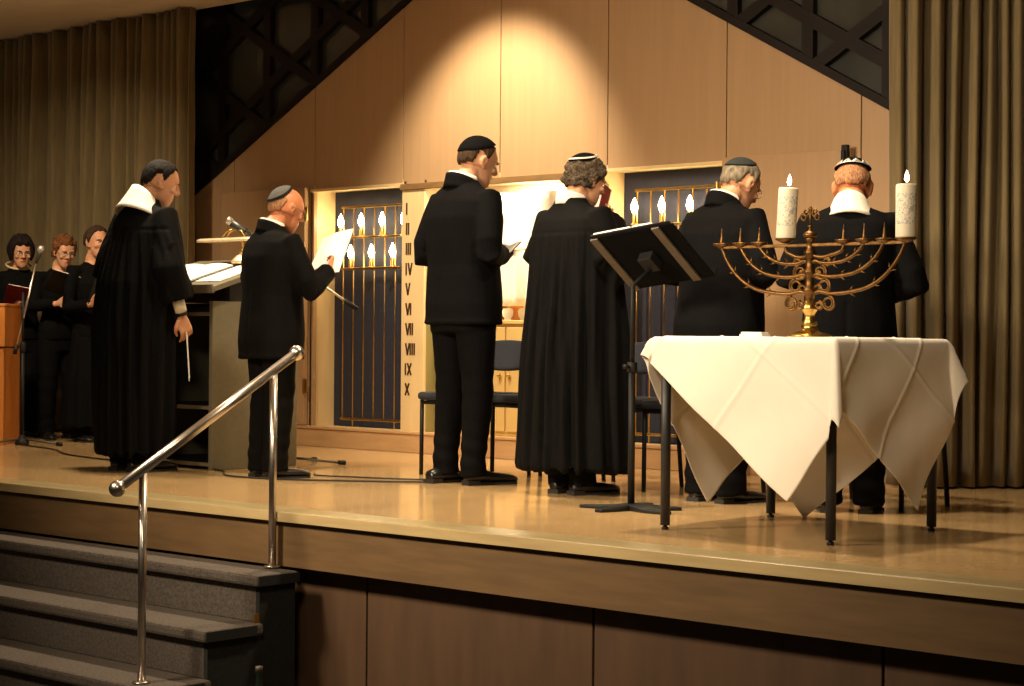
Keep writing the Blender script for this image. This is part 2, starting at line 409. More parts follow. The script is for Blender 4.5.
# open ark door leaves lying back against the wall
def leaf(name, x0, x1, hinge):
    b = MB(); b.box(x0, x1, YW - .045, YW - .008, ABOT + .01, ATOP + .02); o = struct(name, b, 'veneer', bevel=.003)
    for z in (1.53, .36):
        h = MB(); h.box(hinge - .012, hinge + .022, YW - .052, YW - .044, z, z + .09); h.tube([(hinge, YW - .05, z - .004), (hinge, YW - .05, z + .094)], .007, 8)
        part('hinge', h, 'brass', o, smooth=False)
leaf('door_1', AX0 - .92, AX0 - .03, AX0 - .02)
leaf('door_2', AX1 + .03, AX1 + .86, AX1 + .0)
t = tag(part('door_latch', (lambda m: (m.box(-.018, .018, -.03, 0, 0, .13), m.box(-.011, .011, -.045, -.03, .03, .10), m)[2])(MB()), 'blackmetal', smooth=False, bevel=.004), 'small black latch on the veneer wall above the man with the white collar', 'latch')
t.location = (-5.362, YW - .046, 1.645)

# lattice windows: triangular grid of dark bars with dark panes behind, either side of the gable
def lattice(name, xa, xb, verts, xoff, pitch):
    """xa..xb extent; bars clipped to the zone above the roof slope"""
    fr = MB(); W = .072; Y1 = YW + .03
    def bar(p, q, w=W, Y0=YW - .010):
        p, q = Vector((p[0], 0, p[1])), Vector((q[0], 0, q[1])); d = q - p
        if d.length < .02: return
        d.normalize(); n = Vector((d.z, 0, -d.x)) * w * .5
        vs = [p - n, p + n, q + n, q - n]
        fr.add([(v.x, Y0, v.z) for v in vs] + [(v.x, Y1, v.z) for v in vs], [(0, 1, 2, 3), (7, 6, 5, 4), (0, 4, 5, 1), (1, 5, 6, 2), (2, 6, 7, 3), (3, 7, 4, 0)])
    TOP = 3.5; LZ = 2.335
    for x in verts: bar((x, max(roofz(x), .0) + .03), (x, TOP))
    sl = math.tan(math.radians(30))
    def clip(x0, z0, s):
        pts = [(x, z0 + s * (x - x0)) for x in np.linspace(xa, xb, 240)]
        run = [p for p in pts if roofz(p[0]) + .01 < p[1] < TOP]
        if len(run) > 1: bar(run[0], run[-1], W, YW - (.013 if s > 0 else .016))
    for c in [pitch * q for q in range(-8, 9)]:
        clip(xoff, LZ + c, sl); clip(xoff, LZ + c, -sl)
    bar((xa, roofz(xa) + .018), (xb, roofz(xb) + .018), .045, YW - .02)          # frame along the slope
    o = struct(name, fr, 'lattice')
    gl = MB(); pts = [(x, roofz(x) + .005) for x in (xa, xb)] + [(xb, TOP), (xa, TOP)]
    gl.add([(x, YW + .031, z) for x, z in pts] + [(x, YW + .042, z) for x, z in pts], [(0, 1, 2, 3), (7, 6, 5, 4), (0, 4, 5, 1), (1, 5, 6, 2), (2, 6, 7, 3), (3, 7, 4, 0)]); part('pane', gl, 'pane', o, smooth=False)
    return o
M['pane'] = pmat('dark_pane', (.036, .038, .035), .12, var=.4, scale=2, spec=.6)
lattice('window_1', -11.6, -7.80, [-11.09, -10.595, -10.1, -9.605, -9.11, -8.615], -10.35, .572)
lattice('window_2', -7.74, -5.05, [-7.62, -7.125, -6.63, -6.134, -5.64, -5.143], -5.39, .572)
b = MB(); b.box(-18, -4.9, 9.7, 9.75, 0, 3.6); struct('wall_rear', b, 'darkwall')
# closing wall left of the panels, behind the curtain
b = MB(); b.box(-16.2, -11.32, YW + .02, YW + .06, 0, 3.5); struct('wall_rear_left', b, 'darkwall')

# ------------------------------------------------------------------ curtains
def curtain(name, label, p0, p1, ztop, width=.155, seed=1, amp=.055):
    rnd = random.Random(seed)
    p0, p1 = Vector(p0), Vector(p1); L = (p1 - p0).length; t = (p1 - p0) / L; n = Vector((t.y, -t.x))
    pos = [0.]
    while pos[-1] < L: pos.append(pos[-1] + width * rnd.uniform(.6, 1.4))
    ph = []; K = int(L / .006)
    dep = [rnd.uniform(.6, 1.25) for _ in pos]; sway = [rnd.uniform(-.03, .03) for _ in pos]
    rows = 20; R = []
    for i in range(rows + 1):
        f = i / rows; z = .012 + (ztop - .012) * f; row = []
        for k in range(K + 1):
            s = L * k / K
            j = max(q for q in range(len(pos)) if pos[q] <= s + 1e-9); j = min(j, len(pos) - 2)
            u = (s - pos[j]) / (pos[j + 1] - pos[j])
            c = .5 - .5 * math.cos(2 * PI * u)
            c = c ** .7 * dep[j]
            sh = sway[j] * (1 - f) * math.sin(PI * u) + .008 * math.sin(5 * f + j)
            d = n * (c * amp * (1.0 + .25 * (1 - f)) + .006 * math.sin(9 * f + 2.1 * j))
            q = p0 + t * (s + sh) + d
            row.append((q.x, q.y, z))
        R.append(row)
    m = MB(); m.rings(R, cap=False, closed=False)
    o = part(name, m, 'curtain'); so = o.modifiers.new('thick', 'SOLIDIFY'); so.thickness = .004
    hem = MB(); R2 = [[(x, y, z) for x, y, z in R[0]], [(x, y, z + .09) for x, y, z in R[0]]]
    return tag(o, label, 'curtain', 'stage curtains')
curtain('stage_curtain', 'long olive brown pleated curtain behind the three women', (-15.5, 8.36), (-10.61, 8.36), CEIL - .01, seed=3, amp=.12, width=.105)
curtain('stage_curtain', 'olive brown pleated curtain at the right end of the stage', (-5.065, 8.43), (-2.85, 10.25), 3.58, seed=11, amp=.10, width=.085)

# ------------------------------------------------------------------ steps, rail
st = thing('stage_steps', 'carpeted steps rising to the stage edge', 'steps', (-5.97, YE, HALL))
for i in range(3):
    zt = -.24 - i * .20 - HALL; y1 = -.23 - (i - 1) * .27 if i else .0; y0 = -.23 - i * .27
    b = MB(); b.box(-4.2, 0, y0, y1 + (.04 if i else 0), zt - .05, zt); tr = part('tread', b, ['carpet'], st, smooth=False, bevel=.014)
    b = MB(); b.box(-4.2, -.05, y0 + .035, y0 + .055, max(0, zt - .2), zt - .05); part('riser', b, 'carpet', st, smooth=False)
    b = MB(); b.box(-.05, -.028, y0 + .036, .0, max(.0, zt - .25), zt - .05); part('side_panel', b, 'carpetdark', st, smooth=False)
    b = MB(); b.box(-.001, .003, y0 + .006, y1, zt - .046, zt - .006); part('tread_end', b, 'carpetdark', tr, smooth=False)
b = MB(); b.box(-.03, -.02, -.225, -.20, -.46 - HALL, -.40 - HALL); part('catch', b, 'brass', st, smooth=False, bevel=.002)

hr = thing('handrail', 'slanted steel handrail with ball ends beside the stage steps', 'handrail', (-6.115, YE, -.235))
def hl(x, y, z): return (0, y - YE, z + .235)
b = MB(); b.tube([hl(0, 4.435, .147), hl(0, 5.34, .668)], .021, 18); part('rail', b, 'steel', hr)
for y, z in ((4.425, .141), (5.35, .674)):
    b = MB(); b.ell(hl(0, y, z), (.033, .033, .033), 20, 14); part('ball_end', b, 'steel', hr)
b = MB(); b.tube([hl(0, 5.222, -.233), hl(0, 5.222, .585)], .0165, 16); b.lathe([(.036, 0), (.036, .006), (.02, .009)], 16, hl(0, 5.222, -.235)); part('post', b, 'steel', hr)
b = MB(); b.tube([hl(0, 4.548, -.638), hl(0, 4.548, .198)], .0165, 16); b.lathe([(.036, 0), (.036, .006), (.02, .009)], 16, hl(0, 4.548, -.639)); part('post', b, 'steel', hr)

bt = thing('glass_bottle', 'dark glass bottle standing beside the stage steps', 'bottle', (-5.78, 4.872, HALL))
b = MB(); b.lathe([(.0, .0), (.030, 0), (.032, .01), (.032, .13), (.026, .165), (.0135, .195), (.012, .235), (.0145, .238), (.0145, .248), (.0, .248)], 18); part('bottle_body', b, 'glassdark', bt)
b = MB(); b.lathe([(.0, .246), (.0155, .246), (.0155, .268), (.0, .27)], 16); part('cap', b, 'ribmetal', bt)
b = MB(); b.lathe([(.0326, .05), (.0326, .115)], 18); part('paper_label', b, 'paper', bt)

# ------------------------------------------------------------------ table, cloth
TX0, TX1, TY0, TY1, TZ = -4.545, -3.715, 5.825, 6.62, .752
tb = thing('table', 'small square table with dark legs under the white cloth', 'table', ((TX0 + TX1) / 2, (TY0 + TY1) / 2, 0))
hx, hy = (TX1 - TX0) / 2, (TY1 - TY0) / 2
b = MB(); b.box(-hx, hx, -hy, hy, TZ - .028, TZ - .002); part('tabletop', b, 'tableleg', tb, smooth=False, bevel=.004)
b = MB()
for s in (-1, 1):
    b.box(-hx + .05, hx - .05, s * (hy - .045) - .01, s * (hy - .045) + .01, TZ - .075, TZ - .028)
    b.box(s * (hx - .045) - .01, s * (hx - .045) + .01, -hy + .05, hy - .05, TZ - .075, TZ - .028)
part('apron', b, 'tableleg', tb, smooth=False)
for sx in (-1, 1):
    for sy in (-1, 1):
        b = MB(); x, y = sx * (hx - .035), sy * (hy - .035); b.tube([(x, y, .018), (x, y, TZ - .028)], .0195, 16); lg = part('leg', b, 'tableleg', tb)
        b = MB(); b.lathe([(.0, 0), (.014, 0), (.014, .01), (.008, .012), (.008, .02)], 12, (x, y, 0)); part('foot_glide', b, 'blackmetal', lg)

# cloth: a square sheet laid askew, folded down over the edges
tipF = Vector((-3.892, TY0 - (TZ - .135)))
tipR = Vector((TX1 + (TZ - .08), 6.36))
tipL = Vector((TX0 - (TZ - .057), 6.24))
cen = (tipR + tipL) / 2
tipB = cen * 2 - tipF
def drape(p):
    q = Vector((min(max(p.x, TX0), TX1), min(max(p.y, TY0), TY1)))
    d = p - q; D = d.length; z = TZ + .004
    if D < 1e-6: return Vector((p.x, p.y, z))
    n = d / D
    corner = min(abs(n.x), abs(n.y)) * 1.414
    front = 1. if (n.x > 0 and n.y < 0) else 0.
    flare = .035 + (.16 if front else .36) * corner ** 1.2
    r = .02
    h = D * (.99 - .14 * corner + front * .62 * corner ** 1.5)
    off = flare * D * (1 - .25 * D) + r * (1 - math.exp(-D / r))
    ripple = .010 * math.sin(9 * (p.x - p.y) + 3) * min(1, D * 3) + .006 * math.sin(17 * p.x + 11 * p.y) * min(1, D * 3)
    return Vector((q.x + n.x * (off + ripple), q.y + n.y * (off + ripple), z - (h - r * .4 * (1 - math.exp(-D / r)))))
NC = 210; vs = []; fs = []; uv = []
def crease(a): return .0028 * math.exp(-((a) / .010) ** 2)
for i in range(NC + 1):
    for j in range(NC + 1):
        u, v = i / NC, j / NC
        p = tipF * (1 - u) * (1 - v) + tipR * u * (1 - v) + tipL * (1 - u) * v + tipB * u * v
        vs.append(drape(p)); uv.append((u, v))
for i in range(NC):
    for j in range(NC):
        a = i * (NC + 1) + j; fs.append((a, a + 1, a + NC + 2, a + NC + 1))
m = MB(); m.add(vs, fs); me = m.mesh('tablecloth'); finish(me)
uvl = me.uv_layers.new(name='UVMap')
for lp in me.loops: uvl.data[lp.index].uv = uv[lp.vertex_index]
P_, N_ = co(me), nor(me); U = np.array(uv)
sgn = np.sign(np.mean(N_[:, 2])) or 1
disp = np.zeros(len(P_))
for ax in (0, 1):
    for c in (.25, .5, .75):
        disp += .0042 * np.exp(-((U[:, ax] - c) / .0042) ** 2)
disp += .0012 * wob(P_, 14, 5)
setco(me, P_ + N_ * (sgn * disp)[:, None])
cl = link('tablecloth', me, 'linen'); so = cl.modifiers.new('thick', 'SOLIDIFY'); so.thickness = .0015
tag(cl, 'white creased linen cloth hanging in points over the table', 'tablecloth')
b = MB(); b.box(-.055, .055, -.03, .03, 0, .012); b.box(-.05, .05, -.027, .027, .012, .02)
o = part('folded_napkin', b, 'paper', smooth=False, bevel=.004); o.location = (-4.33, 6.2, TZ + .006); tag(o, 'small folded white paper on the cloth left of the candelabrum', 'napkin')

# ------------------------------------------------------------------ menorah and candles
MX, MY, MZ = -4.085, 6.22, TZ + .006
mn = thing('menorah', 'aged brass nine branched candelabrum on the white cloth', 'candelabrum', (MX, MY, MZ))
b = MB(); b.lathe([(.0, 0), (.085, 0), (.088, .006), (.08, .012), (.05, .02), (.034, .03), (.027, .045), (.033, .055), (.022, .07), (.02, .09), (.03, .105), (.034, .115), (.024, .13), (.017, .15)], 26); part('base', b, 'brass', mn)
b = MB(); b.lathe([(.017, .148), (.019, .17), (.028, .18), (.028, .19), (.018, .2), (.0175, .24), (.026, .25), (.026, .26), (.0165, .27), (.0165, .315), (.024, .325), (.024, .335), (.015, .345), (.015, .375), (.02, .38), (.02, .388), (.012, .392), (.0, .392)], 22); part('stem', b, 'oldbrass', mn)
b = MB(); b.lathe([(.0, .39), (.026, .392), (.03, .40), (.02, .412), (.008, .418), (.007, .43), (.012, .436), (.0, .44)], 18)
for a, r in ((0, .03), (1, .03), (2, .03), (3, .03), (4, .03)):     # pierced finial of scrolls
    an = PI / 2 + (a - 2) * .62
    cx, cz = .033 * math.cos(an), .462 + .030 * math.sin(an)
    b.tube([(cx + .011 * math.cos(t), 0, cz + .013 * math.sin(t)) for t in np.linspace(0, 2 * PI, 13)], .0042, 6)
b.tube([(0, 0, .43), (0, 0, .50)], .005, 8); b.ell((0, 0, .502), (.008, .008, .012), 10, 8)
part('finial', b, 'oldbrass', mn)
TR = .365
OFF = [-.425, -.332, -.241, -.115, .152, .243, .331, .424]
LOW = [.165, .232, .285, .325, .325, .285, .232, .165]
for i, (o_, lw) in enumerate(zip(OFF, LOW)):
    s = -1 if o_ < 0 else 1; r = abs(o_); b = MB()
    if r < .2:
        pts = [(0, lw), (.35, lw - .012), (.75, lw), (.97, lw + .015), (1., TR)]
    else:
        hh = TR - lw; pts = [(0, lw), (.10, lw + .014), (.22, lw + .006), (.40, lw + .05 * hh), (.62, lw + .15 * hh), (.80, lw + .38 * hh), (.93, lw + .7 * hh), (1., TR)]
    P0 = [Vector((s * r * a, 0, z)) for a, z in pts]; cur = []
    for k in range(len(P0) - 1):                       # Catmull-Rom
        p0, p1, p2, p3 = P0[max(k - 1, 0)], P0[k], P0[k + 1], P0[min(k + 2, len(P0) - 1)]
        for q in range(6):
            t = q / 6; cur.append(.5 * ((2 * p1) + (p2 - p0) * t + (2 * p0 - 5 * p1 + 4 * p2 - p3) * t * t + (3 * p1 - p0 - 3 * p2 + p3) * t ** 3))
    cur.append(P0[-1])
    b.tube(cur, [.0088 - .0022 * k / len(cur) for k in range(len(cur))], 10)
    # rolled scrolls near the stem and leaf buds along the branch
    for (ca, cz, rr, tu) in ([(.20, -.032, .030, 1.8), (.10, -.040, .017, 1.6)] if r > .2 else [(.5, -.03, .018, 1.5)]):
        c = Vector((s * max(r * ca, .035), 0, lw + cz)); tt = np.linspace(0, 2 * PI * tu, 26)
        b.tube([c + Vector((s * math.sin(t) * rr * (1 - .55 * k / 25), 0, math.cos(t) * rr * (1 - .55 * k / 25))) for k, t in enumerate(tt)], [.0058 - .002 * k / 25 for k in range(26)], 7)
    if r > .2:
        for f in (.46, .63, .78):
            p = cur[int(f * (len(cur) - 1))]; q = cur[min(int(f * (len(cur) - 1)) + 2, len(cur) - 1)]
            d = (q - p).normalized(); nn = Vector((-d.z, 0, d.x))
            for sg in (-1, 1):
                b.tube([p - d * .004, p + nn * sg * .013 + d * .006, p + nn * sg * .021 + d * .016], [.0048, .0036, .0012], 6)
            b.ell(p, (.009, .009, .009), 8, 6)
    br = part('branch', b, 'oldbrass', mn)
    c = MB(); big = i in (3, 7); dz = .012 if i == 3 else 0
    R_ = .043 if big else .036
    c.lathe([(.0, TR - .008 + dz), (.012, TR - .006 + dz), (R_ * .7, TR + .002 + dz), (R_, TR + .010 + dz), (R_ * .96, TR + .013 + dz), (.0, TR + .008 + dz)], 18, (s * r, 0, 0))
    part('drip_tray', c, 'oldbrass', br)
    if not big:
        c = MB(); c.lathe([(.009, TR + .008), (.0075, TR + .02), (.004, TR + .045), (.0008, TR + .073)], 10, (s * r, 0, 0)); part('spike', c, 'oldbrass', br)
b = MB(); b.box(-.425, .425, -.008, .008, TR - .010, TR + .002); part('top_bar', b, 'oldbrass', mn, smooth=False, bevel=.002)

def candle(i, label, tilt):
    s = -1 if OFF[i] < 0 else 1
    c = thing('candle', label, 'candle', (MX + OFF[i], MY, MZ + TR + .013 + (.012 if i == 3 else 0)), group='lit candles')
    c.rotation_euler = (0, tilt, 0)
    b = MB(); h = .20; b.lathe([(.0, 0), (.037, 0), (.039, .004), (.039, h - .006), (.036, h), (.026, h + .001), (.02, h - .004), (.0, h - .006)], 28)
    part('wax', b, 'printedwax', c)
    b = MB(); b.tube([(0, 0, h - .008), (.001, 0, h + .006), (.003, 0, h + .013)], .0016, 6); w = part('wick', b, 'blackmetal', c)
    b = MB(); b.lathe([(.0005, .008), (.006, .012), (.0088, .021), (.0075, .032), (.004, .043), (.0005, .053)], 12, (.002, 0, h)); part('flame', b, 'flame', w)
    return c
candle(3, 'lit printed white candle near the middle of the candelabrum', .06)
candle(7, 'lit printed white candle on the right end of the candelabrum', .0)

# ------------------------------------------------------------------ music stand
VR, VF = Vector((.740, .673, 0)), Vector((-.673, .740, 0)); UP = Vector((0, 0, 1))
ms = thing('music_stand', 'black music stand between the robed man and the table', 'music stand', (-5.125, 6.415, 0))
b = MB()
for a, L_ in ((-.25, .26), (.75, .22), (1.9, .24), (3.4, .24), (4.6, .2)):
    R0 = Matrix.Rotation(a, 4, 'Z')
    vsf = [(0, -.035, 0), (L_ * .55, -.045, 0), (L_, -.02, 0), (L_, .02, 0), (L_ * .6, .03, 0), (0, .035, 0)]
    b.add([R0 @ Vector(p) for p in vsf] + [R0 @ Vector((p[0], p[1], .014 if p[0] > .1 else .03)) for p in vsf], [(5, 4, 3, 2, 1, 0), (6, 7, 8, 9, 10, 11)] + [(i, (i + 1) % 6, (i + 1) % 6 + 6, i + 6) for i in range(6)])
part('base', b, 'blackmetal', ms, smooth=False, bevel=.003)
b = MB(); b.tube([(0, 0, .01), (0, 0, .62)], .0155, 16); b.lathe([(.02, .6), (.023, .605), (.023, .64), (.02, .645)], 16); pl = part('pole', b, 'blackmetal', ms)
ctr = VR * .085 + UP * 1.105 + VF * .04
b = MB(); b.tube([(0, 0, .6), (0, 0, .98), ctr - UP * .05], .011, 12); part('upper_tube', b, 'blackmetal', ms)
b = MB(); b.tube([(.0, -.02, .625), (.0, -.055, .625)], [.006, .011], 10); part('knob', b, 'blackmetal', pl)
A_ = (VR * .34 + UP * .055 - VF * .29); Bv = (VR * .205 - UP * .215 + VF * .20)
an, la = A_.normalized(), A_.length; Bv = Bv - an * Bv.dot(an); bn, lb = Bv.normalized(), Bv.length
nn = an.cross(bn).normalized()
if nn.z > 0: nn = -nn
def dk(u, v, w): return ctr + an * (u * la) + bn * (v * lb) + nn * w     # w>0 below the desk
def slab(mb, u0, u1, v0, v1, w0, w1):
    vs = [dk(u, v, w) for w in (w0, w1) for v in (v0, v1) for u in (u0, u1)]
    mb.add(vs, [(0, 2, 3, 1), (4, 5, 7, 6), (0, 1, 5, 4), (2, 6, 7, 3), (0, 4, 6, 2), (1, 3, 7, 5)])
b = MB(); slab(b, -.5, .5, -.5, .5, -.004, .004); slab(b, -.5, .5, .485, .5, -.05, .004); dsk = part('desk', b, 'deskmetal', ms, smooth=False, bevel=.002)
for u in (-.44, .30):
    b = MB(); slab(b, u - .045, u + .045, -.5, .5, .004, .014); part('support_strip', b, 'ribmetal', dsk, smooth=False, bevel=.002)
b = MB(); slab(b, -.08, .08, -.12, .12, .004, .05); part('tilt_bracket', b, 'blackmetal', ms, smooth=False, bevel=.003)
bk = thing('prayer_book', 'open black prayer book with white pages on the music stand', 'book', (0, 0, 0))
bk.location = Vector((-5.125, 6.415, 0)) + ctr
def dk0(u, v, w): return an * (u * la) + bn * (v * lb) + nn * w
def slab0(mb, u0, u1, v0, v1, w0, w1):
    vs = [dk0(u, v, w) for w in (w0, w1) for v in (v0, v1) for u in (u0, u1)]
    mb.add(vs, [(0, 2, 3, 1), (4, 5, 7, 6), (0, 1, 5, 4), (2, 6, 7, 3), (0, 4, 6, 2), (1, 3, 7, 5)])
b = MB(); slab0(b, -.48, .47, -.53, .40, -.010, -.0055); part('cover', b, 'blackbook', bk, smooth=False, bevel=.001)
for u0, u1 in ((-.46, -.01), (.01, .25)):
    b = MB(); slab0(b, u0, u1, -.52, .38, -.024, -.0102); part('pages', b, 'paper', bk, smooth=False, bevel=.004)

# ------------------------------------------------------------------ chairs
def make_chair(x, label):
    t = thing('stacking_chair', label, 'chair', (x - .085, 7.22, 0), group='dark blue chairs along the ark')
    b = MB(); b.box(-.225, .225, -.03, .37, .405, .45); part('seat', b, 'navyseat', t, smooth=False, bevel=.018)
    m = MB(); R = []
    for i in range(9):
        z = .565 + .165 * i / 8; row = []
        for j in range(13):
            u = -1 + j / 6; row.append((u * .215, .385 + .055 * (i / 8) + .03 * (1 - u * u), z + .02 * (u * u) * (1 if i < 4 else -1) * abs(i - 4) / 4))
        R.append(row)
    m.rings(R, cap=False, closed=False); o = part('backrest', m, 'navyseat', t); so = o.modifiers.new('s', 'SOLIDIFY'); so.thickness = .03; so.offset = 0
    o.modifiers.new('b', 'BEVEL').width = .006
    for sx in (-1, 1):
        b = MB(); b.tube([(sx * .215, .0, .0), (sx * .212, 0, .405)], .0115, 10); lg = part('leg', b, 'blackmetal', t)
        b = MB(); b.tube([(sx * .222, .39, .0), (sx * .217, .345, .42), (sx * .215, .385, .62), (sx * .213, .43, .71)], .0115, 10); part('leg', b, 'blackmetal', t)
    b = MB(); b.tube([(-.212, 0, .392), (.212, 0, .392), (.217, .345, .392), (-.217, .345, .392), (-.212, 0, .392)], .010, 8); part('seat_frame', b, 'blackmetal', t)
    return t
for x, l in ((-6.925, 'dark blue padded chair behind the tall man, in front of the numeral post'),
             (-6.40, 'dark blue chair whose legs show below the robed man at his left side'),
             (-5.89, 'dark blue chair seen between the music stand pole and the robed man'),
             (-5.39, 'dark blue chair in front of the grey haired man, behind the cloth'),
             (-4.89, 'dark chair whose front leg shows under the middle of the white cloth'),
             (-4.39, 'dark chair in front of the right curtain, beside the man with white collar')):
    make_chair(x, l)

# ------------------------------------------------------------------ reading desk with lamp and papers
rd = thing('reading_desk', 'grey olive reading desk with dark shelves between the two men at left', 'lectern', (-8.21, 6.56, 0))
b = MB(); b.box(-.02, .012, 0, .62, 0, .935); part('side_panel', b, 'olivepanel', rd, smooth=False, bevel=.004)
b = MB(); b.box(-.75, -.718, 0, .62, 0, .935); part('side_panel', b, 'olivepanel', rd, smooth=False, bevel=.004)
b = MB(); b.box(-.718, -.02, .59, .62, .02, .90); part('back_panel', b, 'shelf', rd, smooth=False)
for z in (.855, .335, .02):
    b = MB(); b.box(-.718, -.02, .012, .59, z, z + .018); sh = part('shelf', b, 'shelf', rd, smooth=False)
    b = MB(); b.box(-.718, -.02, .004, .014, z - .001, z + .019); part('shelf_edge', b, 'shelfedge', sh, smooth=False)
T = Matrix.Translation((-.43, -.05, .985)) @ Matrix.Rotation(math.radians(17), 4, 'X')
b = MB(); b.box(-.34, .52, 0, .60, 0, .03, 0, T); top = part('desk_top', b, 'olivepanel', rd, smooth=False, bevel=.004)
b = MB(); b.box(-.34, .52, -.014, 0, -.005, .045, 0, T); part('ledge', b, 'olivepanel', top, smooth=False, bevel=.003)
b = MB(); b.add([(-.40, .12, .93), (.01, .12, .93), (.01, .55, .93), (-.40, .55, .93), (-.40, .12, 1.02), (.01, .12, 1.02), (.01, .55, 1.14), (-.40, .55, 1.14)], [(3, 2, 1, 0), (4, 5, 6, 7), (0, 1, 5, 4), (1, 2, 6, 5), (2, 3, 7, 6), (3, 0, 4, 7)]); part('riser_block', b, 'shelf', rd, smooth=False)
TW = Matrix.Translation((-8.21, 6.56, 0)) @ T
bk = thing('open_book', 'open white paged book lying on the reading desk top', 'book'); bk.matrix_world = TW @ Matrix.Translation((0, 0, .031))
b = MB(); b.box(-.30, .22, .03, .42, 0, .006); part('cover', b, 'blackbook', bk, smooth=False)
for s in (-1, 1):
    m = MB(); R = []
    for i in range(11):
        u = i / 10; x = -.04 + s * .25 * u; h = .006 + .024 * math.sin(PI * (.18 + .72 * u)) ** .8
        R.append([(x, .04, .006), (x, .41, .006), (x, .41, h), (x, .04, h)])
    m.rings(R); part('pages', m, 'paper', bk, smooth=False)
sh = part('paper_sheet', (lambda m: (m.box(.235, .455, .10, .41, .0, .004), m.box(.24, .45, .13, .44, .004, .007), m)[2])(MB()), 'paper', smooth=False); sh.matrix_world = TW @ Matrix.Translation((0, 0, .031)); tag(sh, 'loose white sheets on the right end of the reading desk', 'papers')
lp = thing('brass_desk_lamp', 'brass desk lamp with long flat shade on the reading desk', 'lamp', (-8.42, 6.95, 1.158))
b = MB(); b.lathe([(.0, 0), (.062, 0), (.066, .01), (.06, .02), (.035, .045), (.02, .055), (.014, .07), (.0, .07)], 24); part('base', b, 'lampbrass', lp)
b = MB(); b.tube([(0, 0, .06), (0, .0, .14)], .007, 10); part('stem', b, 'brass', lp)
b = MB(); b.tube([(-.14, 0, .155), (-.12, 0, .185), (-.07, 0, .2), (-.01, 0, .188), (.02, 0, .155)], .005, 8); b.tube([(-.16, -.02, .155), (-.14, -.01, .187), (-.09, 0, .2)], .004, 8); part('bracket', b, 'brass', lp)
m = MB(); R = []
for x in np.linspace(-.36, .12, 14):
    e = .5 if x in (-.36,) else 1.
    R.append([(x, .052 * math.cos(a), (.135 + .019 * max(0, math.sin(a))) - .005 * (1 if math.sin(a) < 0 else 0)) for a in [2 * PI * j / 16 for j in range(16)]])
m.rings(R); part('shade', m, 'lampbrass', lp)
bb = part('binder', (lambda m: (m.box(-.66, -.10, .10, .42, .874, .905), m.box(-.6, -.16, .14, .40, .905, .925), m)[2])(MB()), 'blackbook', smooth=False, bevel=.004); bb.location = (-8.21, 6.56, 0); tag(bb, 'black binders lying on the top shelf of the reading desk', 'binder')

# orange lectern at far left
pd = thing('wooden_lectern', 'orange veneered wooden lectern cut by the left picture edge', 'lectern', (-11.005, 6.995, 0))
RZ = .74; pd.rotation_euler = (0, 0, RZ)
b = MB(); b.box(-.62, .04, -.02, .40, .0, .65); part('body', b, 'orangewood', pd, smooth=False, bevel=.004)
b = MB(); b.box(-.64, .05, -.035, .42, .656, .925); hd = part('head', b, 'orangewood', pd, smooth=False, bevel=.006)
b = MB(); b.box(-.66, .055, -.04, .44, .925, .945); part('top', b, 'orangewood', pd, smooth=False, bevel=.004)
b = MB(); b.box(-.05, .0, -.039, -.035, .87, .895); part('white_sticker', b, 'paper', hd, smooth=False)

# ------------------------------------------------------------------ microphones
def mic(parent, tip, tail, r=.018):
    t, q = Vector(tip), Vector(tail); d = (q - t).normalized()
    b = MB(); b.tube([t + d * .045, t + d * .06, q], [r * .95, r, r * .6], 14); mb_ = part('mic_body', b, 'micbody', parent)
    b = MB(); b.tube([t, t + d * .006, t + d * .022, t + d * .04, t + d * .052], [r * .5, r * 1.15, r * 1.5, r * 1.35, r * .95], 16); part('mic_grille', b, 'mesh', mb_)
# choir microphone on a boom
sx, sy = -10.884, 7.103
m1 = thing('microphone_stand', 'boom microphone stand beside the orange lectern, in front of the women', 'microphone stand', (sx, sy, 0))
b = MB(); b.tube([(0, 0, .02), (0, 0, .66)], .013, 12); b.tube([(0, 0, .65), (0, 0, 1.02)], .009, 12); part('pole', b, 'blackmetal', m1)
b = MB(); b.lathe([(.017, .62), (.02, .63), (.02, .68), (.015, .69)], 12); part('clutch', b, 'blackmetal', m1)
b = MB(); b.lathe([(.0, .0), (.045, 0), (.048, .02), (.03, .04), (.016, .07)], 16); part('hub', b, 'blackmetal', m1)
for a in (-.3, 1.75, 3.9):
    a += .7
    b = MB(); b.tube([(.02 * math.cos(a), .02 * math.sin(a), .04), (.30 * math.cos(a), .30 * math.sin(a), .012)], .008, 8); lg = part('leg', b, 'ribmetal', m1)
    b = MB(); b.tube([(.27 * math.cos(a), .27 * math.sin(a), .013), (.31 * math.cos(a), .31 * math.sin(a), .012)], .0125, 8); part('rubber_foot', b, 'blackmetal', lg)
b0 = VR * .085 + UP * 1.215; b1 = VR * -.05 + UP * .62
b = MB(); b.tube([b0, b1], .0075, 10); part('boom', b, 'steel', m1)
b = MB(); b.tube([b1 + (b0 - b1) * .07, b1 - (b0 - b1) * .02], .013, 10); part('counterweight', b, 'blackmetal', m1)
mic(m1, VR * .125 + UP * 1.335, b0, .016)
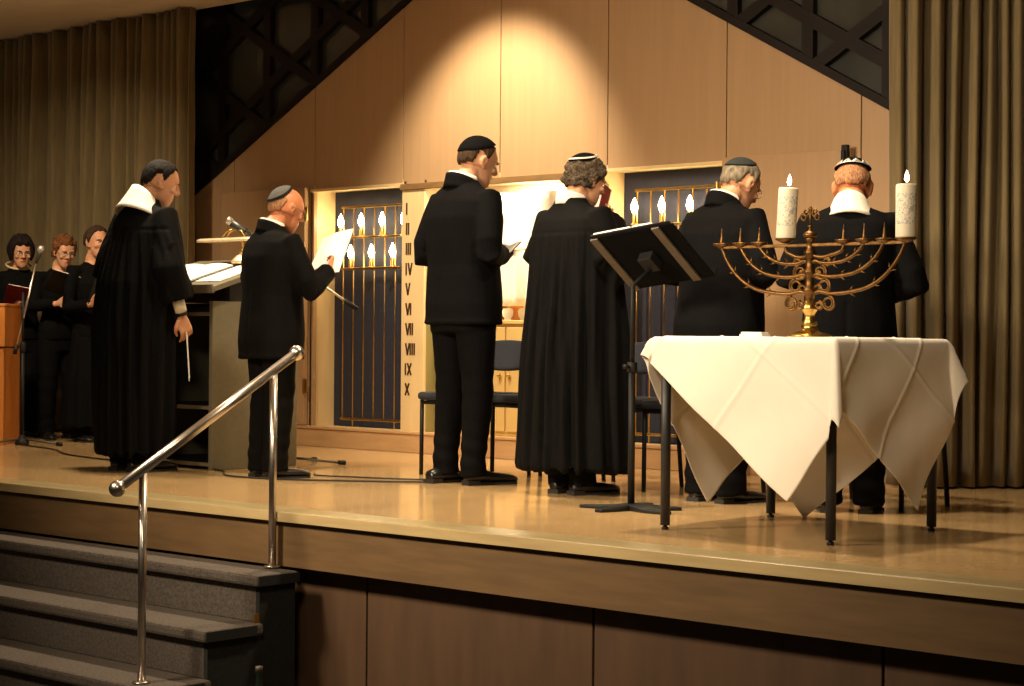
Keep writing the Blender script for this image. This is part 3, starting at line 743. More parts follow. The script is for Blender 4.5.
# boom microphone of the reading desk
m2 = thing('microphone_stand', 'boom microphone stand whose black boom passes behind the man with papers', 'microphone stand', (-8.30, 7.19, 0))
b = MB(); b.tube([(0, 0, .02), (0, 0, 1.12)], .012, 12); part('pole', b, 'blackmetal', m2)
b = MB(); b.lathe([(.0, .0), (.045, 0), (.048, .02), (.03, .04), (.016, .07)], 16); part('hub', b, 'blackmetal', m2)
for a in (.74, 1.9, 3.05):
    b = MB(); b.tube([(.02 * math.cos(a), .02 * math.sin(a), .04), (.32 * math.cos(a), .32 * math.sin(a), .012)], .007, 8); lg = part('leg', b, 'ribmetal', m2)
    b = MB(); b.tube([(.30 * math.cos(a), .30 * math.sin(a), .014), (.345 * math.cos(a), .345 * math.sin(a), .013)], .0125, 8); part('rubber_foot', b, 'blackmetal', lg)
def vv(px, z, f=0): return VR * px + UP * z + VF * f
pA, pB = vv(-.20, 1.315, -.05), vv(.40, .905, .05)
b = MB(); b.tube([pA, pB], .0075, 10); part('boom', b, 'steel', m2)
b = MB(); b.tube([pB - (pB - pA) * .12, pB], .014, 12); part('counterweight', b, 'blackmetal', m2)
b = MB(); b.lathe([(.02, 1.09), (.024, 1.1), (.024, 1.14), (.018, 1.15)], 12); part('clutch', b, 'blackmetal', m2)
q0, q1 = vv(-.345, 1.415, -.075), vv(-.19, 1.31, -.05)
b = MB(); dd = (q1 - q0).normalized(); b.tube([q0 + dd * .03, q1], .022, 16); mbd = part('mic_body', b, 'micbody', m2)
b = MB(); b.tube([q0, q0 + dd * .004, q0 + dd * .032], [.016, .0225, .0225], 16); part('mic_grille', b, 'mesh', mbd)
b = MB(); b.tube([q0 + dd * .12, q0 + dd * .13], .024, 16); part('mic_ring', b, 'blackmetal', mbd)

# cables on the stage floor
def cable(label, pts, r=.0045):
    P0 = [Vector((x, y, r + .0005)) for x, y in pts]; cur = []
    for k in range(len(P0) - 1):
        p0, p1, p2, p3 = P0[max(k - 1, 0)], P0[k], P0[k + 1], P0[min(k + 2, len(P0) - 1)]
        for q in range(8):
            t = q / 8; cur.append(.5 * ((2 * p1) + (p2 - p0) * t + (2 * p0 - 5 * p1 + 4 * p2 - p3) * t * t + (3 * p1 - p0 - 3 * p2 + p3) * t ** 3))
    cur.append(P0[-1]); b = MB(); b.tube(cur, r, 8); return tag(part('floor_cable', b, 'rope'), label, 'cable')
cable('black cable curving over the floor from the reading desk toward the tall man', [(-8.46, 6.62), (-8.1, 6.55), (-7.80, 6.35), (-7.45, 6.38), (-7.1, 6.58), (-6.88, 6.74), (-6.72, 6.88)])
cable('thin black cable behind the shoes of the man with papers', [(-7.62, 6.80), (-7.50, 6.72), (-7.30, 6.78), (-7.05, 6.86), (-6.80, 6.98), (-6.6, 7.02)], .004)
cable('black cable from the choir microphone toward the white collared robed man', [(-10.84, 7.06), (-10.3, 6.95), (-9.8, 6.72), (-9.3, 6.62), (-8.85, 6.62)], .005)

#@@P0
# ------------------------------------------------------------------ people
def cran(d):
    """point of the skull surface in direction d (head space: y forward, z up)"""
    rz = .092 if d.z > 0 else .135
    k = 1 / math.sqrt((d.x / .0775) ** 2 + (d.y / .0985) ** 2 + (d.z / rz) ** 2)
    return d * k + Vector((0, -.012, .026))

def dome(mb, axis, ang, off, thick, nx=40, ny=9, mi=0, rim=0.):
    """thick cap on the skull around an axis"""
    ax = Vector(axis).normalized(); u = ax.cross(Vector((1, 0, 0))).normalized(); w = ax.cross(u)
    outer, inner = [], []
    for i in range(ny + 1):
        t = max(.02, ang * i / ny); ro, ri = [], []
        for j in range(nx):
            a = 2 * PI * j / nx
            d = ax * math.cos(t) + (u * math.cos(a) + w * math.sin(a)) * math.sin(t)
            p = cran(d); n = (p - Vector((0, -.012, .02))).normalized()
            ro.append(p + n * (off + thick + rim * (i / ny) ** 3)); ri.append(p + n * off)
        outer.append(ro); inner.append(ri)
    mb.rings(outer + inner[::-1], mi)

def head_shapes(mb, X):
    h = MB()
    h.rings([[cran(Vector((math.cos(a) * math.sin(t), math.sin(a) * math.sin(t), math.cos(t)))) for a in [2 * PI * j / 28 for j in range(28)]] for t in [.06 + (2.25 - .06) * i / 14 for i in range(15)]])
    h.loft([(-.116, 0, .056, .016, .016), (-.108, 0, .050, .030, .032), (-.092, 0, .038, .044, .050), (-.07, 0, .026, .054, .064), (-.04, 0, .016, .061, .072), (-.01, 0, .014, .065, .075), (.02, 0, .012, .068, .078), (.05, 0, .006, .069, .080), (.075, 0, -.004, .060, .072)], 26, e=2.15)
    h.tube([(0, .086, .022), (0, .097, .0), (0, .108, -.020), (0, .098, -.030)], [.008, .0095, .0125, .008], 10)
    for s in (-1, 1):
        h.ell((s * .0115, .094, -.025), (.0085, .011, .008), 8, 6)
        h.ell((s * .030, .080, .026), (.022, .011, .007), 10, 6)                         # brow
        h.ell((s * .042, .070, -.022), (.020, .016, .016), 10, 6)                        # cheek
        R0 = Matrix.Rotation(s * -.22, 4, 'Z') @ Matrix.Rotation(-.22, 4, 'X')
        h.ell((s * .0775, -.006, -.004), (.0085, .0175, .0285), 12, 8, 0, R0)
        h.ell((s * .083, -.0115, .003), (.0055, .0175, .0235), 12, 8, 0, R0)
        h.ell((s * .074, .004, -.030), (.006, .010, .010), 8, 6, 0, R0)
    h.ell((0, .0865, -.0525), (.022, .0085, .0045), 12, 6); h.ell((0, .0855, -.0615), (.019, .0085, .0055), 12, 6)
    h.xform(X); mb.v_off = len(mb.v); mb.add(h.v, h.f)

def hand_shapes(mb, Wp, d, n, side, k=1., curl=.45, thumb=.6, spread=.10):
    """palm and five separate bent fingers; d = finger direction, n = palm side normal, side=+1 thumb toward t"""
    d = d.normalized(); n = (n - d * n.dot(d)).normalized(); t = d.cross(n).normalized() * side
    pal = []
    for f, w, th in ((-.02, .024, .020), (.01, .028, .017), (.04, .037, .0145), (.075, .041, .013), (.094, .038, .011)):
        c = Wp + d * f * k + n * (.004 * k)
        pal.append([c + (t * math.cos(a) * w + n * math.sin(a) * th) * k for a in [2 * PI * j / 14 for j in range(14)]])
    mb.rings(pal)
    for i, (o, L) in enumerate(((.030, .072), (.0105, .081), (-.010, .075), (-.029, .059))):
        p = Wp + d * .088 * k + t * o * k; ang = curl * (.75 + .12 * i); dd = (d + t * spread * (o / .03)).normalized(); pts = [p - d * .012 * k, p]
        a = 0
        for seg, fr in enumerate((.44, .32, .24)):
            a += ang * (1, 1.15, .7)[seg]
            pts.append(pts[-1] + (dd * math.cos(a) + n * math.sin(a)) * L * fr * k)
        mb.tube(pts, [.0098 * k, .0092 * k, .0084 * k, .0078 * k, .0062 * k], 9)
    p = Wp + d * .022 * k + t * .026 * k
    q1 = p + (d * .030 + t * .026 + n * .010) * k; q2 = q1 + (d * .030 + t * (.018 - .02 * thumb) + n * .016 * thumb) * k; q3 = q2 + (d * .024 + t * (.006 - .02 * thumb) + n * .014 * thumb) * k
    mb.tube([p - d * .006 * k, q1, q2, q3], [.0135 * k, .0118 * k, .0096 * k, .0070 * k], 9)

def hairshell(X, mat, kind, root, seed=1, cap=None):
    """hair grown from the skull: kind gives hairline and thickness"""
    NA, NT = 72, 34; off = np.zeros((NT + 1, NA)); keep = np.zeros((NT + 1, NA), bool); P = {}
    lines = {  # |azimuth| from front (deg) -> lowest z of hair
        'short': [(0, .088), (40, .082), (60, .05), (74, .0), (84, -.012), (92, .034), (112, .034), (124, -.03), (180, -.055)],
        'receding': [(0, .112), (40, .10), (62, .07), (76, .01), (86, -.008), (94, .034), (112, .034), (124, -.035), (180, -.06)],
        'bob': [(0, .062), (35, .055), (50, .0), (62, -.07), (90, -.095), (180, -.10)],
        'curly': [(0, .066), (38, .060), (52, .012), (68, -.03), (90, -.05), (180, -.09)],
        'tied': [(0, .090), (40, .080), (58, .03), (72, -.01), (84, .0), (100, .03), (116, -.02), (180, -.06)],
        'fringe': [(0, 9), (70, 9), (80, -.008), (92, .034), (112, .034), (124, -.035), (180, -.058)],
    }[kind]
    thick = {'short': .009, 'receding': .007, 'bob': .026, 'curly': .012, 'tied': .014, 'fringe': .006}[kind]
    rnd = np.random.RandomState(seed)
    outer = [[None] * NA for _ in range(NT + 1)]; inner = [[None] * NA for _ in range(NT + 1)]
    for i in range(NT + 1):
        t = .03 + 2.38 * i / NT
        for j in range(NA):
            a = 2 * PI * j / NA
            d = Vector((math.sin(a) * math.sin(t), math.cos(a) * math.sin(t), math.cos(t)))
            p = cran(d); az = abs(((math.degrees(a) + 180) % 360) - 180)
            zl = np.interp(az, [q[0] for q in lines], [q[1] for q in lines]) + .004 * math.sin(11 * a + seed)
            keep[i, j] = p.z > zl and not (kind == 'fringe' and p.z > .045 + .01 * math.sin(3 * a))
            n = (p - Vector((0, -.012, .01))).normalized()
            edge = min(1., max(.12, (p.z - zl) / .022))
            if kind == 'fringe': edge *= min(1., max(.2, (.05 - p.z) / .03))
            if cap and d.dot(Vector(cap[1]).normalized()) > math.cos(cap[2] + .04): edge *= .35
            outer[i][j] = (p, n, thick * edge); inner[i][j] = p - n * .004
    pts = np.array([[o[0][:] for o in r] for r in outer]).reshape(-1, 3)
    f = 120 if kind in ('curly',) else 95
    nz = wob(pts * np.array([1, 1, .45 if kind not in ('curly',) else 1.]), f, seed, 3)
    amp = {'short': .0030, 'receding': .0022, 'bob': .007, 'curly': .016, 'tied': .004, 'fringe': .003}[kind]
    mb = MB(); idx = {}
    def vid(i, j, o):
        j %= NA
        if (i, j, o) not in idx:
            if o: p, n, th = outer[i][j]; q = p + n * (th + max(-.5, nz[i * NA + j]) * amp * min(1, th / thick * 1.5))
            else: q = inner[i][j]
            mb.v.append(tuple(X(q))); idx[(i, j, o)] = len(mb.v) - 1
        return idx[(i, j, o)]
    cell = [[keep[i, j] and keep[i + 1, j] and keep[i, (j + 1) % NA] and keep[i + 1, (j + 1) % NA] for j in range(NA)] for i in range(NT)]
    for i in range(NT):
        for j in range(NA):
            if not cell[i][j]: continue
            A, B_, C_, D = (i, j), (i, j + 1), (i + 1, j + 1), (i + 1, j)
            mb.f.append(tuple(vid(*q, 1) for q in (A, D, C_, B_))); mb.f.append(tuple(vid(*q, 0) for q in (A, B_, C_, D))); mb.m += [0, 0]
            for q0, q1, (ni, nj) in ((A, D, (i, j - 1)), (D, C_, (i + 1, j)), (C_, B_, (i, j + 1)), (B_, A, (i - 1, j))):
                inside = 0 <= ni < NT and cell[ni][nj % NA]
                if not inside and not (ni < 0):
                    mb.f.append((vid(*q0, 1), vid(*q0, 0), vid(*q1, 0), vid(*q1, 1))); mb.m.append(0)
    if kind == 'tied':
        k = MB(); k.ell((0, -.118, -.005), (.034, .030, .036), 14, 10); k.xform(X); mb.add(k.v, k.f)
    return part('hair', mb, mat, root)

def glasses(X, root, rim='wire'):
    b = MB()
    for s in (-1, 1):
        b.tube([(s * .033 + .021 * math.cos(t), .101 - .10 * abs(s * .033 + .021 * math.cos(t)) * .3, .006 + .017 * math.sin(t)) for t in np.linspace(0, 2 * PI, 19)], .0015, 6)
        b.tube([(s * .054, .095, .008), (s * .070, .075, .010), (s * .081, .0, .014), (s * .079, -.020, .004)], .0016, 6)
    b.tube([(-.012, .1, .010), (0, .104, .013), (.012, .1, .010)], .0015, 6)
    b.xform(X); g = part('glasses', b, rim, root)

def person(label, x, y, phi, s, lean=6, pitch=22, yaw=0, g=1., outfit='suit', arms=None, skinm='skin', hair=None, hairkind='short', cap=None,
           collar='shirt', spec=False, hands=('curl', 'curl'), suitm='suit', robe=None, legw=1., flare=1., send=.96, seed=1, hem=.80, kinds=None, stance=.10, hs=1., roll=0, toe=(8, 8), shoe_dy=(0, 0)):
    root = thing('person', label, 'person', (x, y, 0), -math.radians(phi))
    hip = Vector((0, 0, .92 * s)); LM = Matrix.Rotation(-math.radians(lean), 3, 'X')
    def L(p):
        p = Vector(p) * 1.
        if p.z <= hip.z - .10 * s: return p
        k = min(1., (p.z - hip.z + .10 * s) / (.2 * s))
        R0 = Matrix.Rotation(-math.radians(lean) * k, 3, 'X')
        return R0 @ (p - hip) + hip
    def SL(p): return L(Vector(p) * s)
    nb = Vector((0, -.028, 1.475)) * s
    HM = Matrix.Rotation(-math.radians(yaw), 3, 'Z') @ Matrix.Rotation(-math.radians(lean + pitch), 3, 'X') @ Matrix.Rotation(math.radians(roll), 3, 'Y')
    nbL = L(nb); hk = .5 * s + .5 if hs == 1. else hs
    def X(p): return nbL + HM @ (Vector(p) * hk + Vector((0, .048, .122)) * hk)
    arms = arms or {}
    A = {}
    for sd, nm in ((-1, 'L'), (1, 'R')):
        E, Wr = arms.get(nm, ((.262, -.045, 1.13), (.11, .20, 1.14)))
        A[nm] = (SL((sd * .178, -.01, 1.385)), SL((sd * E[0], E[1], E[2])), SL((sd * Wr[0], Wr[1], Wr[2])))
    # --- body: one continuous surface from crown to ankles
    b = MB(); head_shapes(b, X)
    b.tube([X((0, -.022, -.045)), X((0, -.03, -.085)), nbL + Vector((0, .006, .01)), L(nb - Vector((0, 0, .09 * s)))], [.056 * hk, .055 * hk, .060 * hk, .075 * s], 18)
    b.loft([(z * s, 0, cy * s, rx * s * .9, ry * s * .9) for z, cy, rx, ry in ((.82, 0, .12, .085), (.95, 0, .14, .095), (1.06, 0, .125, .085), (1.2, -.005, .14, .095), (1.33, -.01, .15, .095), (1.41, -.012, .13, .075), (1.46, -.02, .07, .06))], 22, L)
    for nm in 'LR':
        Sh, E, Wr = A[nm]
        b.tube([Sh - Vector(((1 if nm == 'R' else -1) * .06 * s, 0, 0)), Sh, Sh.lerp(E, .5), E, E.lerp(Wr, .4), Wr], [.036 * s, .038 * s, .038 * s, .034 * s, .034 * s, .025 * s], 12)
    for sd in (-1, 1):
        b.tube([(sd * .075 * s, 0, .92 * s), (sd * stance * .95 * s, .0, .68 * s), (sd * stance * s, .008, .48 * s), (sd * stance * s, -.012 * s, .3 * s), (sd * stance * s, -.02 * s, .07 * s)], [.066 * s, .058 * s, .044 * s, .042 * s, .032 * s], 12)
    for (nm, sd) in (('L', -1), ('R', 1)):
        Sh, E, Wr = A[nm]; d = (Wr - E).normalized(); hv = hands[0 if nm == 'L' else 1]
        if hv == 'curl': n_ = Vector((-sd * .5, .1, .8)); hand_shapes(b, Wr + d * .02, d, n_, -sd if False else sd * -1, s * .98, .55)
        elif hv == 'grip': n_ = Vector((-sd * .9, .1, .3)); hand_shapes(b, Wr + d * .02, (d + Vector((0, .1, .25))), n_, sd * -1, s * .98, .85, 1.)
        elif hv == 'hang': n_ = Vector((-sd * 1., .15, 0)); hand_shapes(b, Wr + d * .02, d, n_, sd * -1, s * .98, .5, .8)
        elif hv == 'flat': n_ = Vector((0, -.9, .2)); hand_shapes(b, Wr + d * .02, d + Vector((-sd * .3, 0, .4)), n_, sd, s * .98, .18, .2, .16)
    me = remesh(b, .0052, 2)
    P = co(me)
    inv = np.array(HM.transposed()); H_ = (P - np.array(nbL)) @ inv.T / hk - np.array((0, .048, .122))
    for sd in (-1, 1):                                   # eye sockets
        dd = np.exp(-(((H_[:, 0] - sd * .031) / .0135) ** 2 + ((H_[:, 1] - .088) / .02) ** 2 + ((H_[:, 2] - .006) / .0085) ** 2))
        P -= (dd * .0105)[:, None] * np.array(HM @ Vector((0, 1, 0)))
        ec = np.exp(-(((H_[:, 0] - sd * .088) / .007) ** 2 + ((H_[:, 1] + .004) / .0075) ** 2 + ((H_[:, 2] + .001) / .012) ** 2))
        P -= (ec * .008 * sd)[:, None] * np.array(HM @ Vector((1, 0, 0)))
    setco(me, P)
    lipm = (np.abs(H_[:, 0]) < .021) & (H_[:, 1] > .084) & (np.abs(H_[:, 2] + .057) < .0088)
    finish(me, recalc=False); link('body', me, [skinm, 'lip_skin'], root)
    mi = [1 if all(lipm[v] for v in p.vertices) else 0 for p in me.polygons]; me.polygons.foreach_set('material_index', mi)
    for sd in (-1, 1):
        e = MB(); e.ell((sd * .031, .0685, .006), (.0118, .0118, .0118), 14, 10); e.ell((sd * .031, .0768, .005), (.0052, .0045, .0052), 10, 6, 1); e.xform(X); part('eye', e, ['eyewhite', 'iris'], root)
        e = MB(); e.tube([(sd * .014, .0925, .022), (sd * .030, .0925, .0275), (sd * .047, .081, .0235)], [.0025, .0034, .0016], 6); e.xform(X); part('eyebrow', e, hair or 'h_brown', root)
    # --- hair, cap, spectacles
    if hair: hairshell(X, hair, hairkind, root, seed, cap)
    if cap:
        capm, axis, ang, extra = cap
        k = MB(); dome(k, axis, ang, .008 if hairkind not in ('curly', 'bob') else .0125, .0045, rim=.002); k.xform(X); kp = part('skullcap', k, capm, root)
        ax = Vector(axis).normalized(); u = ax.cross(Vector((1, 0, 0))).normalized(); w = ax.cross(u)
        def rimp(a, t, o):
            d = ax * math.cos(t) + (u * math.cos(a) + w * math.sin(a)) * math.sin(t); p = cran(d); return p + (p - Vector((0, -.012, .02))).normalized() * o
        ob = (.0145 if hairkind not in ('curly', 'bob') else .019)
        if extra == 'braid':
            k = MB()
            for ph in (0, PI):
                k.tube([rimp(a, ang * (.93 + .05 * math.sin(26 * a + ph)), ob) for a in np.linspace(0, 2 * PI, 157)], .0028, 6)
            k.xform(X); part('braided_band', k, 'silver', kp)
        if extra == 'zigzag':
            k = MB(); n = 120; R = []
            for j in range(n + 1):
                a = 2 * PI * j / n; tri = abs(((a * 13 / (2 * PI)) % 1) * 2 - 1)
                R.append([rimp(a, ang * .97, ob), rimp(a, ang * (.94 - .30 * tri), ob), rimp(a, ang * (.94 - .30 * tri), ob - .004), rimp(a, ang * .97, ob - .004)])
            k.rings(R, cap=False); k.xform(X); part('zigzag_band', k, 'silver', kp)
        if extra == 'stripes':
            k = MB()
            for f in (.90, .97): k.tube([rimp(a, ang * f, ob - .001) for a in np.linspace(0, 2 * PI, 90)], .0028, 6)
            k.xform(X); part('striped_band', k, 'velvetblack', kp)
        if extra == 'rim':
            k = MB(); k.tube([rimp(a, ang * .985, ob - .0025) for a in np.linspace(0, 2 * PI, 90)], .0035, 6); k.xform(X); part('cap_rim', k, capm, kp)
    if spec: glasses(X, root)
    # --- collar / neck cloth
    def ringcollar(z0, z1, r0, r1, open_deg, dy=0, drop=.03, ry=1., steps=4, rise=0.):
        R = []
        for i in range(steps + 1):
            f = i / steps; row = []
            for j in range(41):
                a = math.radians(-180 + open_deg + (360 - 2 * open_deg) * j / 40); c = (1 - math.cos(a)) / 2
                r = r0 + (r1 - r0) * f ** .8
                row.append(SL((r * math.sin(a), -.03 + dy - r * ry * math.cos(a), z0 + (z1 - z0 + rise * math.cos(a)) * f - drop * c)))
            R.append(row)
        m = MB(); m.rings(R, cap=False, closed=False); return m
    if collar == 'shirt':
        m = ringcollar(1.455, 1.520, .078, .070, 8, .0, .035); o = part('shirt_collar', m, 'white', root); q = o.modifiers.new('s', 'SOLIDIFY'); q.thickness = .005; q.offset = 0
    elif collar == 'tallit':
        m = ringcollar(1.410, 1.525, .165, .080, 25, -.0, .09, .88, 6, .02); o = part('prayer_shawl', m, 'tallit', root); q = o.modifiers.new('s', 'SOLIDIFY'); q.thickness = .008; q.offset = 1
    elif collar == 'goldtallit':
        m = ringcollar(1.415, 1.505, .128, .076, 25, -.0, .09, .88, 6, .02); o = part('prayer_shawl', m, 'tallit', root); q = o.modifiers.new('s', 'SOLIDIFY'); q.thickness = .008; q.offset = 1
        m = ringcollar(1.497, 1.514, .083, .076, 25, -.0, .09, .88, 2, .02); t2 = part('gold_edging', m, 'gold', o); q = t2.modifiers.new('s', 'SOLIDIFY'); q.thickness = .004; q.offset = 1
    # --- clothes
    def grown(name, b, vox, sm, mat, fold, fs, extra=None):
        me = remesh(b, vox, sm); P, N = co(me), nor(me)
        d = fold * wob(P * np.array([1, 1, .6]), fs, seed + 3, 3)
        if extra is not None: d = d + extra(P, N)
        setco(me, P + N * d[:, None]); finish(me, recalc=False); return link(name, me, mat, root)
    def sleeve(b, nm, r):
        Sh, E, Wr = A[nm]; sd = 1 if nm == 'R' else -1
        pre = Sh - Vector((sd * .07 * s, 0, .02 * s)); mid = Sh.lerp(E, .5); f1 = E.lerp(Wr, .25); f2 = E.lerp(Wr, .62 * send / .96)
        E2 = E + (E - (Sh + Wr) / 2).normalized() * .008
        b.tube([pre, Sh + Vector((sd * .008, 0, -.004)), mid, Sh.lerp(E, .85), E2, f1, f2, E.lerp(Wr, send)], [q * s for q in r], 16)
    if outfit in ('suit', 'blouse'):
        b = MB(); k = g
        prof = [(hem, 0, .190, .128), (hem + .1, 0, .188, .134), (1.06, -.002, .172, .124), (1.18, -.006, .183, .128), (1.29, -.012, .192, .125), (1.37, -.016, .186, .105), (1.42, -.02, .150, .088), (1.455, -.026, .096, .074), (1.482, -.03, .078, .068)]
        if outfit == 'blouse': prof = [(hem, 0, .175, .125), (hem + .1, 0, .178, .128), (1.06, 0, .150, .11), (1.18, .012, .165, .125), (1.28, .012, .17, .125), (1.36, -.01, .16, .095), (1.42, -.02, .115, .075), (1.455, -.026, .075, .064)]
        kk = lambda z: k if z < 1.4 else (1 + (k - 1) * .6 if z < 1.44 else 1.)
        b.loft([(z * s, 0, cy * s, rx * s * kk(z), ry * s * kk(z)) for z, cy, rx, ry in prof], 30, L, 2.35)
        for sd in (-1, 1): b.ell(SL((sd * .172 * (.5 + .5 * k), -.014, 1.372)), (.056 * s, .056 * s, .048 * s), 14, 10)
        rr = (.060, .063, .064, .062, .060, .058, .052, .050) if outfit == 'suit' else (.062, .060, .055, .050, .048, .047, .044, .042)
        for nm in 'LR': sleeve(b, nm, [q * (.6 + .4 * k) for q in rr])
        def vent(P, N):
            v = np.zeros(len(P))
            if outfit == 'suit':
                v -= .007 * np.exp(-(P[:, 0] / .006) ** 2) * (P[:, 1] < 0) * (P[:, 2] < 1.0 * s)
                v -= .0025 * np.exp(-(P[:, 0] / .005) ** 2) * (P[:, 1] < 0) * (P[:, 2] >= 1.0 * s) * (P[:, 2] < 1.44 * s)
                v += .004 * np.exp(-((P[:, 2] - (hem + .01) * s) / .012) ** 2)
            return v
        ja = grown('suit_jacket' if outfit == 'suit' else 'black_top', b, .0095, 3, suitm, .0055, 16, vent)
        if outfit == 'suit' and collar == 'shirt':
            m = ringcollar(1.440, 1.512, .092, .0785, 30, -.002, .06); o = part('jacket_collar', m, suitm, ja); q = o.modifiers.new('s', 'SOLIDIFY'); q.thickness = .009; q.offset = 0
        b = MB()
        b.loft([(z * s, 0, 0, rx * s * k, ry * s * k) for z, rx, ry in ((.74, .155, .11), (.86, .168, .115), (.96, .155, .105), (1.02, .142, .095))], 26, None, 2.3)
        for sd in (-1, 1):
            st_ = stance
            b.tube([(sd * .085 * s, 0, .90 * s), (sd * (.5 * st_ + .042) * s, .004, .72 * s), (sd * st_ * .98 * s, .010, .48 * s), (sd * st_ * s, -.006, .26 * s), (sd * st_ * s, -.018 * s, .10 * s), (sd * st_ * s, -.012 * s, .045 * s)],
                   [q * s * (.6 + .4 * k) for q in (.098, .096 * (.5 + .5 * legw), .080 * legw, .073 * legw, .069 * legw, .073 * legw)], 18)
        if outfit == 'blouse' and kinds == 'skirt':
            b.loft([(z * s, 0, 0, rx * s, ry * s) for z, rx, ry in ((.12, .235, .19), (.5, .21, .165), (.85, .178, .125))], 26)
            ex = lambda P, N: .010 * np.sin(13 * np.arctan2(P[:, 1], P[:, 0]) + 1.2 * np.sin(4 * P[:, 2])) * np.clip((.8 - P[:, 2]) * 2, 0, 1)
        else:
            ex = lambda P, N: .0035 * np.exp(-((P[:, 2] - .15 * s) / .10) ** 2) * np.sin(70 * P[:, 2] + 6 * P[:, 0] + 4 * P[:, 1]) + .003 * np.exp(-((P[:, 2] - .48 * s) / .1) ** 2) * np.sin(55 * P[:, 2] + 9 * P[:, 1])
        grown('trousers' if kinds != 'skirt' else 'long_skirt', b, .0095, 2, suitm, .0045, 14, ex)
    else:
        b = MB(); k = g; hb = hem
        prof = [(hb, .0, .262, .205), (hb + .25, .0, .255, .198), (.75, -.005, .240, .182), (1.0, -.008, .222, .165), (1.18, -.012, .212, .150), (1.30, -.016, .203, .135), (1.37, -.018, .185, .112), (1.42, -.022, .142, .088), (1.455, -.028, .100, .078), (1.485, -.03, .079, .07)]
        kk = lambda z: k if z < 1.4 else (1 + (k - 1) * .6 if z < 1.44 else 1.)
        fl = lambda z: flare + (1 - flare) * min(1., z / 1.0)
        b.loft([(z * s, 0, cy * s, rx * s * kk(z) * fl(z), ry * s * kk(z) * fl(z)) for z, cy, rx, ry in prof], 40, L, 2.2)
        for sd in (-1, 1): b.ell(SL((sd * .175, -.014, 1.372)), (.056 * s, .06 * s, .046 * s), 14, 10)
        wide = robe or (.066, .074, .085, .095, .10, .105, .11, .115)
        for nm in 'LR': sleeve(b, nm, wide)
        def pleat(P, N):
            a = np.arctan2(P[:, 1], P[:, 0]); z = P[:, 2] / s
            amp = np.clip((1.30 - z) / .5, 0, 1) ** .8 * .017
            fr = 17
            w = np.sin(fr * a + .7 * np.sin(3 * z + 2 * a) + 1.2 * np.sin(2 * a + seed)) + .45 * np.sin(29 * a + 1.1 * np.sin(4 * z) + seed)
            out = amp * w * (np.abs(P[:, 0]) < .30 * s * k)
            out += -.003 * np.exp(-((z - 1.305) / .010) ** 2) * (P[:, 1] < .02)            # yoke seam
            small = np.clip(1 - np.abs(z - 1.22) / .14, 0, 1) * .003 * np.sin(52 * a)
            return out + small
        grown('gown', b, .0095, 2, 'robe', .004, 12, pleat)
        b = MB()
        for sd in (-1, 1): b.tube([(sd * .085 * s, 0, .60 * s), (sd * stance * s, -.006, .26 * s), (sd * stance * s, -.018 * s, .10 * s), (sd * stance * s, -.012 * s, .045 * s)], [.085 * s, .074 * s, .07 * s, .072 * s], 16)
        grown('trousers', b, .0095, 2, suitm, .004, 14)
    # --- shoes
    for i, sd in enumerate((-1, 1)):
        m = MB(); R = []
        for yv, w, h in ((-.085, .020, .05), (-.078, .030, .064), (-.04, .035, .075), (.01, .037, .078), (.06, .043, .062), (.11, .047, .057), (.16, .044, .050), (.19, .033, .042), (.205, .016, .030)):
            R.append([(w * math.cos(a) * (1 if math.sin(a) < .2 else .92), yv, max(.014, .014 + (h - .014) * (.5 + .5 * math.sin(a))) if math.sin(a) > -.6 else .014) for a in [2 * PI * j / 16 for j in range(16)]])
        m.rings(R); T = Matrix.Translation((sd * stance * s, shoe_dy[i], 0)) @ Matrix.Rotation(-sd * math.radians(toe[i]), 4, 'Z') @ Matrix.Scale(s, 4)
        m.xform(lambda p: T @ p); sh_ = part('shoe', m, 'shoe', root)
        m = MB(); outl = [(-.085, .022), (-.05, .033), (.0, .033), (.06, .041), (.11, .046), (.16, .043), (.19, .032), (.204, .012)]
        top = [(w, yv) for yv, w in outl] + [(-w, yv) for yv, w in outl[::-1]]; n = len(top)
        m.add([(a, c, 0) for a, c in top] + [(a, c, .012) for a, c in top], [tuple(range(n)), tuple(range(2 * n - 1, n - 1, -1))] + [(q, (q + 1) % n, (q + 1) % n + n, q + n) for q in range(n)])
        m.box(-.034, .034, -.086, -.02, .0, .022); m.xform(lambda p: T @ p); part('sole', m, 'sole', sh_, smooth=False)
    return root, X, A

READ = {'L': ((.262, -.055, 1.125), (.07, .165, 1.12)), 'R': ((.255, -.055, 1.125), (.07, .165, 1.12))}
# robed man with white collar at left
man1, X1, A1 = person('robed man at left with white shawl collar and short black hair', -8.455, 6.225, 2, 1.008, lean=9, pitch=12, yaw=30, outfit='robe', hem=.10, g=1.06,
       arms={'L': ((.235, -.03, 1.10), (.15, .15, .98)), 'R': ((.275, .0, 1.10), (.27, .115, .865))}, hair='h_black', collar='tallit', hands=('curl', 'hang'), seed=2, send=.70, flare=.80, robe=(.064, .072, .082, .088, .09, .088, .085, .078), stance=.085)
for nm, m_, r0, r1, f0, f1 in (('cuff', 'white', .036, .032, .64, .985), ('wrist_watch', 'blackmetal', .029, .029, 1.0, 1.06)):
    b = MB(); Sh, E, Wr = A1['R']; b.tube([E.lerp(Wr, f0), E.lerp(Wr, f1)], [r0, r1], 16); part(nm, b, m_, man1)
